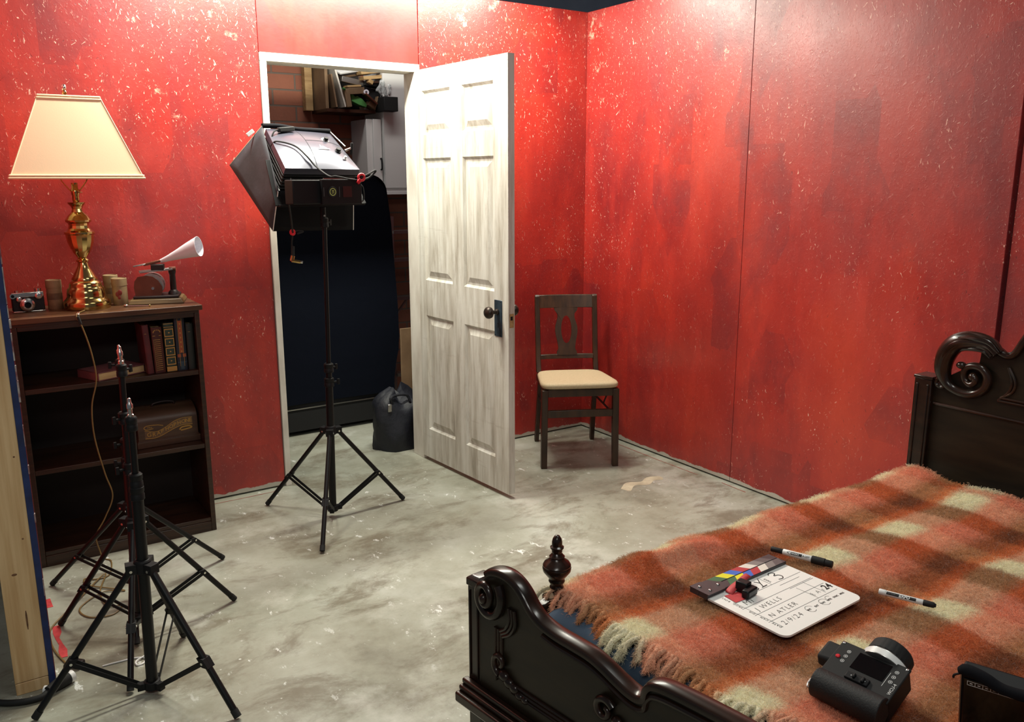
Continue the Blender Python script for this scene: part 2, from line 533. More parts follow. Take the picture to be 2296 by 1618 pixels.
        bpy.data.curves.remove(cu)
        bpy.data.meshes.remove(me)
        return s.raw(vs, fs)

    def stroke(s, pts, o, u, v, wd, n=None):
        """flat pen stroke drawn through 2-D points."""
        o, u, v = Vector(o), Vector(u), Vector(v)
        n = u.cross(v).normalized()
        P = [Vector((p[0], p[1])) for p in pts]
        vs, fs = [], []
        for i, p in enumerate(P):
            t = (P[min(i + 1, len(P) - 1)] - P[max(i - 1, 0)]).normalized()
            nn = Vector((-t.y, t.x)) * wd / 2
            for q in (p + nn, p - nn):
                vs.append(tuple(o + u * q.x + v * q.y + n * 0.0005))
        for i in range(len(P) - 1):
            fs.append((2 * i, 2 * i + 1, 2 * i + 3, 2 * i + 2))
        return s.raw(vs, fs)

    def build(s, name, parent=None, bevel=0.0, smooth=40, seg=2, loc=None, kind=None, sub=0, label=None):
        me = bpy.data.meshes.new(name)
        me.from_pydata(s.V, [], s.F)
        for m in s.mats:
            me.materials.append(M[m] if isinstance(m, str) else m)
        me.polygons.foreach_set('material_index', s.MI)
        me.update()
        if smooth:
            me.polygons.foreach_set('use_smooth', [True] * len(me.polygons))
            me.set_sharp_from_angle(angle=math.radians(smooth))
        ob = bpy.data.objects.new(name, me)
        COL.objects.link(ob)
        if parent is not None:
            ob.parent = parent
        if loc is not None:
            ob.location = loc
        if bevel:
            b = ob.modifiers.new('bevel', 'BEVEL')
            b.width, b.segments, b.limit_method, b.angle_limit = bevel, seg, 'ANGLE', math.radians(35)
        if sub:
            b = ob.modifiers.new('subdivision', 'SUBSURF')
            b.levels = b.render_levels = sub
        if kind:
            ob['kind'] = kind
        if label:
            ob['label'] = label
        return ob


def tag(o, label, cat, group=None, kind=None):
    o['label'], o['category'] = label, cat
    if group:
        o['group'] = group
    if kind:
        o['kind'] = kind
    return o


def thing(name, label, cat, loc=(0, 0, 0), rotz=0.0, group=None):
    o = bpy.data.objects.new(name, None)
    o.empty_display_size = 0.05
    COL.objects.link(o)
    o.location = loc
    o.rotation_euler = (0, 0, rotz)
    return tag(o, label, cat, group)


def struct(o, label=None):
    o['kind'] = 'structure'
    return o


def smooth_path(pts, n=8):
    """Catmull-Rom through points."""
    P = [Vector(p) for p in pts]
    P = [P[0] * 2 - P[1]] + P + [P[-1] * 2 - P[-2]]
    out = []
    for i in range(1, len(P) - 2):
        for k in range(n):
            t = k / n
            a, b, c, d = P[i - 1], P[i], P[i + 1], P[i + 2]
            out.append(0.5 * (2 * b + (c - a) * t + (2 * a - 5 * b + 4 * c - d) * t * t + (3 * b - a - 3 * c + d) * t ** 3))
    out.append(P[-2])
    return out

# ------------------------------------------------------------------ setting
g = G('floor').box(-6, -7.5, -0.1, 3.5, 1.6, 0.0)
floor_ = struct(g.build('floor', smooth=0))
g = G('ceiling').box(-6, -7.5, 3.9, 3.5, 2.2, 4.0)
struct(g.build('ceiling', smooth=0))
g = G('brick').box(-5, 1.5, 0, 3.0, 1.65, 2.7).use('ceiling').box(-5, 1.5, 2.7, 3.0, 1.65, 3.9)
struct(g.build('wall_rear', smooth=0))

WT = 0.09
# marks on the slab: a cream paint smear and thin red paint lines along the wall
g = G(mat('cream_paint_smear', S(214, 206, 180), 0.5, c2=S(180, 170, 146), ns=14))
sm = [(-0.52, -0.98), (-0.44, -0.93), (-0.37, -0.96), (-0.30, -0.93), (-0.235, -0.955), (-0.25, -1.0), (-0.30, -0.985), (-0.36, -1.015), (-0.43, -0.985), (-0.50, -1.03)]
g.prism([(p.x, p.y) for p in smooth_path([(*p, 0) for p in sm + sm[:1]], 4)[:-1]], (0, 0, 0.0002), (1, 0, 0), (0, 1, 0), (0, 0, 0.0005))
g.build('paint_smear', floor_, smooth=0)
for pts in ([(-0.055, -0.42), (-0.058, -0.75), (-0.052, -1.05)], [(-0.035, -1.2), (-0.04, -1.36)], [(-2.30, -0.05), (-2.1, -0.052), (-1.96, -0.048)]):
    G(mat('red_paint_line', S(150, 52, 46), 0.6, c2=S(150, 120, 104), ns=30)).stroke(pts, (0, 0, 0.0003), (1, 0, 0), (0, 1, 0), 0.006).build('paint_line', floor_, smooth=0)
# back wall: board left of the door, smooth header, board right of the door
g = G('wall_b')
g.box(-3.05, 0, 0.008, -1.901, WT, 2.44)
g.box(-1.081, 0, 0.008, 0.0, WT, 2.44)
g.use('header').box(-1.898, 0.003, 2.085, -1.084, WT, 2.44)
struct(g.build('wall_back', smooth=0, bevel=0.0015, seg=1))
# right wall: sheets butted with thin seams; the third sheet stands slightly proud
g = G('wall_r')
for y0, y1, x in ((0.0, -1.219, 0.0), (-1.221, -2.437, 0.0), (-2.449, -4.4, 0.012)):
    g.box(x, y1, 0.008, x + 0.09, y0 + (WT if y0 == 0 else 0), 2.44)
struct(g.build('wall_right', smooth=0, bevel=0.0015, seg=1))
# set wall on the left, seen from its open end: pine stud on its bottom plate, sheet with a blue painted edge
wl = struct(thing('wall_left', 'open end of the left set wall with pine stud and blue painted edge', 'wall', (-3.06, -1.27, 0)))
g = G('stud').box(-0.104, -0.02, 0.041, -0.016, 0.018, 2.44)
g.use(mat('pine_knot', S(84, 54, 34), 0.7, c2=S(120, 84, 54), ns=60))
for x, z_, rx, rz in ((-0.085, 0.62, 0.007, 0.006), (-0.030, 0.74, 0.003, 0.003), (-0.068, 0.385, 0.008, 0.004), (-0.035, 0.49, 0.003, 0.003), (-0.052, 0.235, 0.003, 0.034), (-0.09, 0.88, 0.004, 0.004)):
    g.sphere((x, -0.0198, z_), (rx, 0.0007, rz), 12, 6)
g.build('stud', wl, bevel=0.003)
G('stud').box(-0.104, -0.02, 0.0, -0.016, 1.2, 0.038).build('bottom_plate', wl, bevel=0.002)
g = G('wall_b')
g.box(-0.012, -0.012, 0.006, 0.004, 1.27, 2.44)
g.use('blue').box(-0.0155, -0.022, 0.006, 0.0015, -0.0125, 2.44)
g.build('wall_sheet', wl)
g = G('white_edge')
zz = 0.3
while zz < 2.4:
    h = random.uniform(0.02, 0.12)
    g.box(0.0005, -0.0232, zz, 0.0045 + random.uniform(-0.002, 0.0015), -0.012, zz + h)
    zz += h + (random.uniform(0.0, 0.015) if zz > 0.85 else random.uniform(0.05, 0.25))
g.build('raw_edge', wl, label='ragged pale raw edge of the sheet')

# door opening: white jambs and head
g = G('white_trim')
g.box(-1.8975, -0.006, 0.0, -1.868, 0.115, 2.0445)
g.box(-1.114, -0.005, 0.0, -1.0845, 0.115, 2.0445)
g.box(-1.8975, -0.006, 2.045, -1.0845, 0.115, 2.083)
g.box(-1.868, 0.05, 0, -1.856, 0.115, 2.045)
struct(g.build('trim_1', bevel=0.002))

# the open door; local x runs along the slab from the hinge, local y is the face towards the room
DA = math.atan2(-0.775, 0.055)
door = struct(thing('door_1', 'white distressed six-panel door standing open into the room', 'door', (-1.115, -0.008, 0.0), DA))
DW, DT, DZ0, DZ1 = 0.778, 0.036, 0.022, 2.052
g = G('door')
cols = [(0.062, 0.318), (0.418, 0.668)]
rows = [(0.185, 0.812), (1.0, 1.62), (1.735, 1.948)]
rec = 0.011
xs = [0, cols[0][0], cols[0][1], cols[1][0], cols[1][1], DW]
zs = [DZ0, rows[0][0], rows[0][1], rows[1][0], rows[1][1], rows[2][0], rows[2][1], DZ1]
# faces at y = 0 (towards room left) and y = DT; slab lies on the +x world side
for i in range(5):
    for j in range(7):
        hole = i in (1, 3) and j in (1, 3, 5)
        if not hole:
            g.box(xs[i], 0, zs[j], xs[i + 1], DT, zs[j + 1])
        else:
            a, b = xs[i + 1] - xs[i], zs[j + 1] - zs[j]
            cx, cz = (xs[i] + xs[i + 1]) / 2, (zs[j] + zs[j + 1]) / 2
            g.box(xs[i], rec, zs[j], xs[i + 1], DT - rec, zs[j + 1])
            for face, wv in ((0, (0, -1, 0)), (1, (0, 1, 0))):
                yb = rec if face == 0 else DT - rec
                uu = (1, 0, 0) if face == 0 else (-1, 0, 0)
                # moulded rim sloping into the recess
                o = Vector((cx, yb, cz))
                sgn = -1 if face == 0 else 1
                ou = [(-a / 2, -b / 2), (a / 2, -b / 2), (a / 2, b / 2), (-a / 2, b / 2)]
                vs = [(cx + p[0], yb + sgn * rec, cz + p[1]) for p in ou] + \
                     [(cx + p[0] * (1 - 0.024 / a), yb + sgn * 0.0005, cz + p[1] * (1 - 0.024 / b)) for p in ou]
                g.raw(vs, [(q, (q + 1) % 4, 4 + (q + 1) % 4, 4 + q) for q in range(4)])
                g.frustum((cx, yb, cz), uu, (0, 0, 1), wv, a - 0.044, b - 0.044, 0.026, 0.0095)
g.build('slab', door, smooth=0)
# rough latch mortise in the door edge
G('raw_wood').box(DW - 0.001, 0.006, 0.84, DW + 0.0008, 0.031, 0.905).use('dark_hole').box(DW, 0.011, 0.875, DW + 0.0014, 0.024, 0.893).build('latch_mortise', door, smooth=0)
for face in (0, 1):
    s = -1 if face == 0 else 1
    y0 = -0.0 if face == 0 else DT
    pl = G('blue_steel').box(0.672, min(y0, y0 + s * 0.004), 0.79, 0.730, max(y0, y0 + s * 0.004), 0.963).build('lock_plate', door, bevel=0.002)
    g = G('dark_hole').box(0.699, min(y0, y0 + s * 0.0046), 0.833, 0.703, max(y0, y0 + s * 0.0046), 0.85)
    g.cyl((0.701, y0, 0.853), (0.701, y0 + s * 0.0046, 0.853), 0.0035)
    for xx in (0.679, 0.723):
        for z in (0.797, 0.956):
            g.cyl((xx, y0, z), (xx, y0 + s * 0.0048, z), 0.003, seg=8)
    g.build('keyhole', pl)
    kn = G('bronze').lathe([(0.014, 0.004), (0.014, 0.012), (0.009, 0.016), (0.009, 0.035), (0.018, 0.04), (0.026, 0.046), (0.0285, 0.055),
                            (0.027, 0.064), (0.019, 0.072), (0.004, 0.076)], (0.699, y0, 0.908), (0, s, 0)).build('door_knob', door)
g = G('steel')
for z in (0.25, 1.05, 1.85):
    g.cyl((-0.004, 0.02, z - 0.04), (-0.004, 0.02, z + 0.04), 0.006, seg=10)
g.build('hinge', door)

# ------------------------------------------------------------------ bookcase
BX0, BX1, BY0, BY1 = -3.02, -2.335, -0.365, -0.03
bc = thing('bookcase', 'low dark wooden bookcase with three open shelves against the red wall', 'bookcase', (BX0, BY0, 0))
bw, bd = BX1 - BX0, BY1 - BY0
G('dark_wood').box(bw - 0.02, 0.0, 0, bw, bd, 0.972).build('side_panel', bc, bevel=0.002)
G('dark_wood').box(0, 0.0, 0, 0.02, bd, 0.972).build('side_panel', bc, bevel=0.002)
G('shelf_top').box(-0.0, -0.012, 0.984, bw + 0.012, bd, 1.005).use('dark_wood').box(0.02, 0.004, 0.955, bw - 0.02, 0.02, 0.984).box(0, 0, 0.972, bw, bd, 0.984).build('top_board', bc, bevel=0.002)
for z in (0.728, 0.402):
    G('dark_wood').box(0.02, 0.004, z - 0.02, bw - 0.02, bd - 0.01, z).build('shelf', bc, bevel=0.002)
G('dark_wood').box(0.02, 0.004, 0.045, bw - 0.02, bd - 0.01, 0.062).build('bottom_shelf', bc, bevel=0.002)
G('dark_wood').box(0.02, 0.0, 0.0, bw - 0.02, 0.018, 0.045).build('plinth', bc, bevel=0.002)
G('shelf_back').box(0.02, bd - 0.012, 0.0, bw - 0.02, bd - 0.004, 0.972).build('back_panel', bc)
TOP = 1.005

# ------------------------------------------------------------------ table lamp
LX, LY = -2.733, -0.205
lamp = thing('table_lamp', 'tall brass table lamp with square cream shade on the bookcase', 'lamp', (LX, LY, TOP))
z = lambda v: v - TOP
G('brass').lathe([(0.0, 0), (0.086, 0.0), (0.088, 0.006), (0.088, 0.026), (0.084, 0.034), (0.077, 0.042), (0.071, 0.052), (0.0715, 0.060), (0.069, 0.080), (0.064, 0.086), (0.060, 0.094), (0.0605, 0.100), (0.056, 0.108),
                  (0.048, 0.114), (0.0485, 0.122), (0.043, 0.130), (0.037, 0.142), (0.028, 0.158), (0.021, 0.172), (0.0185, 0.186), (0.024, 0.190), (0.0245, 0.196), (0.018, 0.201), (0.014, 0.205)], seg=44).build('base', lamp)
g = G('brass')
g.lathe([(0.015, 0.200), (0.020, 0.210), (0.030, 0.224), (0.040, 0.244), (0.048, 0.268), (0.051, 0.288), (0.052, 0.297), (0.056, 0.301), (0.056, 0.308), (0.046, 0.314), (0.040, 0.322),
         (0.037, 0.333), (0.038, 0.342), (0.047, 0.348), (0.048, 0.355), (0.043, 0.362), (0.038, 0.370), (0.031, 0.377), (0.022, 0.386), (0.0185, 0.398), (0.022, 0.408),
         (0.031, 0.418), (0.034, 0.424), (0.010, 0.427), (0.008, 0.44)], seg=16, caps=False)
g.build('stem', lamp, smooth=20)
G('brass').lathe([(0.006, 0.42), (0.012, 0.426), (0.014, 0.436), (0.013, 0.45), (0.0155, 0.455), (0.0155, 0.472), (0.012, 0.478), (0.012, 0.5)]).use('chrome').tube(
    [(0.012, -0.003, 0.462), (0.024, -0.01, 0.462)], 0.003).build('socket', lamp)
G('brass').tube(smooth_path([(-0.014, 0, 0.465), (-0.05, 0, 0.52), (-0.062, 0, 0.6), (-0.05, 0, 0.73), (0, 0, 0.822), (0.05, 0, 0.73), (0.062, 0, 0.6), (0.05, 0, 0.52), (0.014, 0, 0.465)]), 0.0022).build('harp', lamp)
# pyramid shade, with bound top and bottom rims
sb, st_, zb, zt = 0.230, 0.105, 0.515, 0.826
RZ = math.radians(-3)
def sq(h, zz, k=1.0):
    return [(math.cos(RZ) * x - math.sin(RZ) * y, math.sin(RZ) * x + math.cos(RZ) * y, zz) for x, y in ((-h, -h * k), (h, -h * k), (h, h * k), (-h, h * k))]
SK = 0.62
g = G('shade')
a_, b_, c_, d_ = sq(sb, zb, SK), sq(st_, zt, SK), sq(sb - 0.002, zb, SK), sq(st_ - 0.002, zt, SK)
g.raw(a_ + b_ + c_ + d_, [(i, (i + 1) % 4, 4 + (i + 1) % 4, 4 + i) for i in range(4)] + [(8 + (i + 1) % 4, 8 + i, 12 + i, 12 + (i + 1) % 4) for i in range(4)])
sh = g.build('lamp_shade', lamp, smooth=0, loc=(0.010, 0, 0))
g = G('shade')
for h, zz in ((sb, zb + 0.003), (sb - 0.003, zb + 0.012), (st_, zt - 0.003), (st_ + 0.003, zt - 0.012)):
    q = sq(h + 0.001, zz, SK)
    for i in range(4):
        g.tube([q[i], q[(i + 1) % 4]], 0.0042)
        g.sphere(q[i], 0.0042, 8, 4)
for i in range(4):
    g.tube([a_[i], b_[i]], 0.002)
g.build('rim_binding', sh)
G('brass').lathe([(0.009, 0.822), (0.009, 0.828), (0.005, 0.832), (0.009, 0.838), (0.009, 0.845), (0.006, 0.85)]).use('chrome').lathe(
    [(0.005, 0.848), (0.0085, 0.853), (0.0095, 0.862), (0.007, 0.87), (0.001, 0.873)]).build('finial', lamp)
cp = [(-2.735, -0.25, 1.0085), (-2.775, -0.33, 1.0085), (-2.79, -0.372, 1.010), (-2.796, -0.384, 0.995), (-2.78, -0.386, 0.953), (-2.759, -0.386, 0.853), (-2.752, -0.387, 0.744), (-2.778, -0.388, 0.639),
      (-2.781, -0.388, 0.51), (-2.758, -0.388, 0.355), (-2.739, -0.390, 0.255), (-2.776, -0.390, 0.167), (-2.815, -0.390, 0.099), (-2.807, -0.395, 0.025),
      (-2.80, -0.41, 0.004), (-2.778, -0.459, 0.004), (-2.805, -0.583, 0.004), (-2.854, -0.595, 0.004), (-2.89, -0.571, 0.005), (-2.883, -0.641, 0.006), (-2.776, -0.756, 0.004), (-2.849, -0.728, 0.006),
      (-2.935, -0.812, 0.004), (-2.917, -0.9, 0.004), (-2.848, -0.927, 0.004), (-2.806, -0.879, 0.005), (-2.851, -0.848, 0.006), (-2.856, -0.723, 0.008), (-2.819, -0.573, 0.008), (-2.961, -0.794, 0.008),
      (-3.035, -0.91, 0.004), (-3.046, -1.005, 0.004), (-3.040, -1.088, 0.004), (-3.018, -1.185, 0.004), (-3.004, -1.211, 0.006)]
cd = G('cord').tube([Vector(p) - Vector((LX, LY, TOP)) for p in smooth_path(cp, 8)], 0.0028, 6).build('cord', lamp)
G('chrome').bar((-2.786 - LX, -0.364 - LY, 1.0115 - TOP), (-2.792 - LX, -0.381 - LY, 1.004 - TOP), 0.011, 0.008).use('black_rub').bar(
    (-2.792 - LX, -0.386 - LY, 1.000 - TOP), (-2.785 - LX, -0.388 - LY, 0.968 - TOP), 0.012, 0.010).build('inline_switch', cd, bevel=0.002)
G('iron').bar((-3.012 - LX, -1.195 - LY, 0.012 - TOP), (-2.978 - LX, -1.232 - LY, 0.012 - TOP), 0.03, 0.022).build('plug', cd, bevel=0.004, label='dark brown plug on the floor')

# ------------------------------------------------------------------ small things on the bookcase
cam_t = thing('vintage_camera', 'small black and chrome vintage rangefinder camera on the bookcase', 'camera', (-2.938, -0.17, TOP), 0.06)
G('leather').box(-0.058, -0.018, 0.004, 0.054, 0.018, 0.058).build('body', cam_t, bevel=0.003)
G('chrome').box(-0.058, -0.019, 0.058, 0.054, 0.019, 0.078).box(-0.059, -0.02, 0.0, 0.056, 0.02, 0.005).build('top_housing', cam_t, bevel=0.003)
G('chrome').lathe([(0.024, 0), (0.026, 0.004), (0.026, 0.010), (0.020, 0.013), (0.020, 0.02), (0.014, 0.022)], (-0.008, -0.018, 0.03), (0, -1, 0)).use('glass_dark').cyl(
    (-0.008, -0.036, 0.03), (-0.008, -0.0415, 0.03), 0.014, 0.012).build('lens', cam_t)
G('chrome').cyl((0.036, 0, 0.078), (0.036, 0, 0.090), 0.013).build('winder_knob', cam_t)
G('chrome').cyl((-0.038, -0.002, 0.078), (-0.038, -0.002, 0.086), 0.008).build('shutter_button', cam_t)
G('chrome').cyl((-0.015, -0.002, 0.078), (-0.015, -0.002, 0.083), 0.004).build('rewind_button', cam_t)
G('chrome').lathe([(0.013, 0), (0.013, 0.006), (0.009, 0.008)], (0.035, -0.018, 0.062), (0, -1, 0)).build('dial', cam_t)
G('chrome').lathe([(0.010, 0), (0.010, 0.006), (0.006, 0.008)], (-0.034, -0.018, 0.052), (0, -1, 0)).build('dial', cam_t)
G('chrome').lathe([(0.010, 0), (0.010, 0.004)], (-0.055, -0.018, 0.066), (0, -1, 0)).use('glass_dark').cyl((-0.055, -0.022, 0.066), (-0.055, -0.0235, 0.066), 0.006).build('viewfinder', cam_t)


def tin(x, y, h, r, label, rot=0.0, printed=False, grp=None):
    t = thing('cylinder_box', label, 'cardboard box', (x, y, TOP), rot, 'cylinder boxes on the bookcase')
    G('tin').lathe([(r - 0.001, 0.0), (r, 0.002), (r, h * 0.45), (r, h - 0.03), (r, h - 0.029)], seg=28).build('body', t)
    if not printed:
        G('tin_band').lathe([(r + 0.0006, h * 0.34), (r + 0.0006, h * 0.56)], seg=28, caps=False).build('label_band', t)
    else:
        g = G('tin_red')
        for dx, zz, s_ in ((-0.006, h * 0.42, 0.008), (0.004, h * 0.48, 0.009), (0.0, h * 0.3, 0.006)):
            g.sphere((dx, -math.sqrt(r * r - dx * dx), zz), (s_, 0.002, s_ * 1.3), 10, 6)
        g.lathe([(r + 0.0005, h * 0.80), (r + 0.0005, h * 0.86)], seg=28, caps=False)
        g.build('printed_label', t)
    G('tin').lathe([(r + 0.0014, h - 0.031), (r + 0.0014, h - 0.002), (r - 0.001, h), (r - 0.002, h), (r - 0.003, h - 0.003)], seg=28).build('lid', t)
    return t


tin(-2.843, -0.155, 0.118, 0.028, 'brown cardboard cylinder box between the old camera and the lamp')
tin(-2.603, -0.175, 0.112, 0.029, 'tan cardboard cylinder box with red print right of the lamp', -0.3, True)
tin(-2.622, -0.085, 0.118, 0.028, 'tan cylinder box half hidden behind the red-printed one')
# small steel tool lying at the shelf front
t = thing('steel_rod_tool', 'small steel rod tool lying in front of the talking machine', 'tool', (-2.555, -0.285, TOP), math.radians(-28))
G('steel').tube([(-0.045, 0, 0.004), (0.042, 0, 0.004)], 0.0026).build('shaft', t)
G('chrome').sphere((-0.05, 0, 0.0058), (0.010, 0.007, 0.0058), 10, 6).build('handle', t)
G('brass').sphere((0.045, 0, 0.0045), 0.0045, 8, 6).build('tip', t)

# talking machine with paper horn
gm = thing('phonograph', 'small antique cylinder phonograph with white paper horn on the bookcase', 'phonograph', (-2.462, -0.165, TOP), math.radians(-17))
gm.scale = (1.16, 1.16, 1.16)
G('olive_wood').hexa([(-0.088, -0.08, 0.001), (0.102, -0.08, 0.001), (0.102, 0.08, 0.001), (-0.088, 0.08, 0.001)],
                     [(-0.078, -0.07, 0.018), (0.092, -0.07, 0.018), (0.092, 0.07, 0.018), (-0.078, 0.07, 0.018)]).build('wooden_base', gm, bevel=0.003)
G('iron').box(-0.07, -0.058, 0.018, 0.084, 0.058, 0.028).build('bed_plate', gm, bevel=0.003)
g = G('copper')
prof = [(-0.062, 0.028), (0.024, 0.028), (0.030, 0.045), (0.029, 0.062), (0.018, 0.083), (0.0, 0.098), (-0.02, 0.102), (-0.05, 0.098), (-0.062, 0.082), (-0.066, 0.06)]
g.prism(prof, (0, -0.048, 0), (1, 0, 0), (0, 0, 1), (0, 0.004, 0))
g.use('chrome').cyl((-0.002, -0.052, 0.055), (-0.002, -0.047, 0.055), 0.005)
g.build('side_plate', gm, smooth=20)
G('steel').lathe([(0.0, -0.04), (0.043, -0.04), (0.043, -0.028), (0.038, -0.026), (0.038, 0.0), (0.042, 0.002), (0.042, 0.03), (0.0, 0.03)], (-0.008, 0, 0.064), (0, 1, 0), 28).build('mandrel_drum', gm)
g = G('iron').lathe([(0.020, 0.028), (0.018, 0.036), (0.011, 0.044), (0.0105, 0.1), (0.013, 0.108), (0.013, 0.116)], (0.064, -0.012, 0), seg=16)
g.build('post', gm)
G('steel').bar((-0.045, -0.03, 0.112), (0.068, -0.028, 0.121), 0.012, 0.006).bar((-0.05, 0.0, 0.113), (0.068, 0.002, 0.121), 0.010, 0.006).use('copper').cyl((0.055, -0.015, 0.121), (0.078, -0.015, 0.121), 0.008).build('carriage_rail', gm, bevel=0.001)
G('iron').box(-0.005, -0.035, 0.116, 0.04, 0.0, 0.140).use('copper').bar((-0.03, -0.02, 0.138), (0.03, -0.018, 0.152), 0.018, 0.010).build('reproducer', gm, bevel=0.003)
G('steel').bar((-0.065, -0.028, 0.134), (-0.02, -0.02, 0.142), 0.016, 0.004).build('lever', gm, bevel=0.001)
hd = Vector((0.150, -0.075, 0.060)).normalized()
h0 = Vector((0.030, -0.018, 0.150))
g = G('paper')
q = hd.to_track_quat('Z', 'Y').to_matrix()
rows_ = [(0.0, 0.0075), (0.012, 0.0085), (0.03, 0.0105), (0.08, 0.019), (0.125, 0.028), (0.165, 0.0355)]
vs, fs, sg = [], [], 28
for off in (0.0, -0.0012):
    for zz, rr in rows_:
        for k in range(sg):
            an = 2 * PI * k / sg
            cut = 1.0 + (0.05 * math.cos(an - 2.2) if zz > 0.16 else 0)
            vs.append(tuple(h0 + q @ Vector(((rr + off) * math.cos(an), (rr + off) * math.sin(an), zz * cut))))
nr = len(rows_)
for L in (0, 1):
    for i in range(nr - 1):
        for k in range(sg):
            k2 = (k + 1) % sg
            a = [L * nr * sg + i * sg + k, L * nr * sg + i * sg + k2, L * nr * sg + (i + 1) * sg + k2, L * nr * sg + (i + 1) * sg + k]
            fs.append(tuple(a if L == 0 else reversed(a)))
for k in range(sg):
    k2 = (k + 1) % sg
    fs.append(((nr - 1) * sg + k, (nr - 1) * sg + k2, (2 * nr - 1) * sg + k2, (2 * nr - 1) * sg + k))
g.raw(vs, fs).build('paper_horn', gm)


# ------------------------------------------------------------------ books
def book(x0, x1, h, label, cover, style, tilt=0.0, depth=0.16, yf=-0.335, zs_=0.728, nm='upright book'):
    """upright book, spine towards the room."""
    t = thing('book', label, 'book', ((x0 + x1) / 2, yf, zs_ + 0.0005), 0.0, 'old books standing on the upper shelf')
    t.rotation_euler = (0, tilt, 0)
    t.location.z += abs(math.sin(tilt)) * (x1 - x0) / 2 + 0.0005
    wd = x1 - x0
    hw = wd / 2
    g = G(cover)
    g.box(-hw, 0.004, 0, -hw + 0.003, depth, h).box(hw - 0.003, 0.004, 0, hw, depth, h)
    n = 9
    prof = [(-hw * math.cos(PI * k / (n - 1)), 0.004 - 0.006 * math.sin(PI * k / (n - 1))) for k in range(n)]
    prof = prof + [(hw, 0.007), (-hw, 0.007)]
    g.prism(prof, (0, 0, 0), (1, 0, 0), (0, 1, 0), (0, 0, h))
    g.build('cover', t, smooth=30)
    G('pages').box(-hw + 0.003, 0.007, 0.003, hw - 0.003, depth - 0.004, h - 0.004).build('page_block', t, smooth=0)
    yy = -0.0028
    g = G('gold')
    if style == 'gilt':
        for zz in np.arange(0.012, h - 0.05, 0.0085):
            g.box(-hw * 0.55, yy, zz, hw * 0.5, 0.002, zz + 0.0018)
        for an in np.linspace(0, PI * 1.0, 7):
            g.sphere((math.cos(an) * hw * 0.62, -0.0015, h - 0.02 + 0.009 * math.sin(an)), (0.0022, 0.0015, 0.003), 6, 4)
        g.box(-hw * 0.8, yy + 0.0012, h - 0.036, hw * 0.7, 0.002, h - 0.034)
        g.box(-hw * 0.7, yy + 0.001, 0.008, -hw * 0.66, 0.002, h - 0.05)
    elif style == 'banded':
        nb = 5
        z0 = 0.026
        ph = (h - 0.026 - 0.022) / 4
        g.use('gold_dull').box(-hw * 0.98, yy + 0.0002, 0.002, hw * 0.98, 0.004, 0.022)
        for b in range(4):
            za, zb_ = z0 + b * ph + 0.003, z0 + (b + 1) * ph - 0.003
            for (p, q_) in ((za, za + 0.004), (zb_ - 0.004, zb_)):
                g.box(-hw * 0.9, yy, p, hw * 0.9, 0.003, q_)
            g.box(-hw * 0.9, yy + 0.0016, za, -hw * 0.76, 0.003, zb_).box(hw * 0.76, yy + 0.0016, za, hw * 0.9, 0.003, zb_)
            g.sphere((0, -0.0022, (za + zb_) / 2), (0.0035, 0.001, 0.003), 8, 4)
        for zz in (h - 0.019, h - 0.005):
            g.box(-hw * 0.95, yy, zz, hw * 0.95, 0.003, zz + 0.002)
        g.use(cover)
        for b in range(5):
            zz = z0 + b * ph - 0.002
            g.tube([(-hw * math.cos(PI * k / 8) * 0.98, 0.003 - 0.0075 * math.sin(PI * k / 8), zz + 0.002) for k in range(9)], 0.0024, 6)
    elif style == 'strip':
        g.use('rust_leather').box(-hw * 0.34, yy, h * 0.33, hw * 0.34, 0.003, h * 0.93)
        g.box(-hw * 0.8, yy + 0.001, h * 0.25, hw * 0.8, 0.003, h * 0.31)
        g.use('gold').box(-hw * 0.42, yy, h * 0.08, -hw * 0.36, 0.003, h * 0.97).box(hw * 0.36, yy, h * 0.08, hw * 0.42, 0.003, h * 0.97)
        for zz in np.arange(h * 0.36, h * 0.9, h * 0.085):
            g.sphere((0, -0.003, zz), (0.0028, 0.0008, 0.004), 8, 4)
        g.use('blue_steel').box(-hw * 0.35, yy + 0.0004, h * 0.02, hw * 0.35, 0.003, h * 0.17).box(-hw * 0.8, yy + 0.0012, h * 0.145, hw * 0.8, 0.003, h * 0.165)
    elif style == 'plain':
        g.box(-hw * 0.5, yy + 0.0004, h * 0.82, hw * 0.1, 0.002, h * 0.826)
    g.build('spine_tooling', t, smooth=0)
    return t


book(-2.551, -2.5255, 0.205, 'plain maroon book leaning at the left end of the upright row', 'maroon', 'plain', -0.045)
book(-2.522, -2.4795, 0.192, 'dark red book with gilt lettering, second in the upright row', 'oxblood', 'gilt', -0.02)
book(-2.4755, -2.4355, 0.207, 'green leather book with raised bands and gold panels', 'green_leather', 'banded', -0.008)
book(-2.4335, -2.3915, 0.228, 'navy book with an orange strip down its spine', 'navy_leather', 'strip', 0.0)
book(-2.3885, -2.359, 0.196, 'plain dark green book at the right end of the row', 'olive_cloth', 'plain', 0.0)
# the book lying flat
fb = thing('book', 'mauve closed book lying flat on the upper shelf', 'book', (-2.675, -0.255, 0.7285), math.radians(24))
G('mauve').box(-0.105, -0.072, 0.0, 0.105, 0.072, 0.0035).box(-0.105, -0.072, 0.031, 0.105, 0.072, 0.0345).box(-0.105, -0.072, 0.0, -0.101, 0.072, 0.0345).build('cover', fb, bevel=0.001)
G('pages').box(-0.101, -0.0675, 0.0035, 0.101, 0.0675, 0.031).build('page_block', fb, smooth=0)

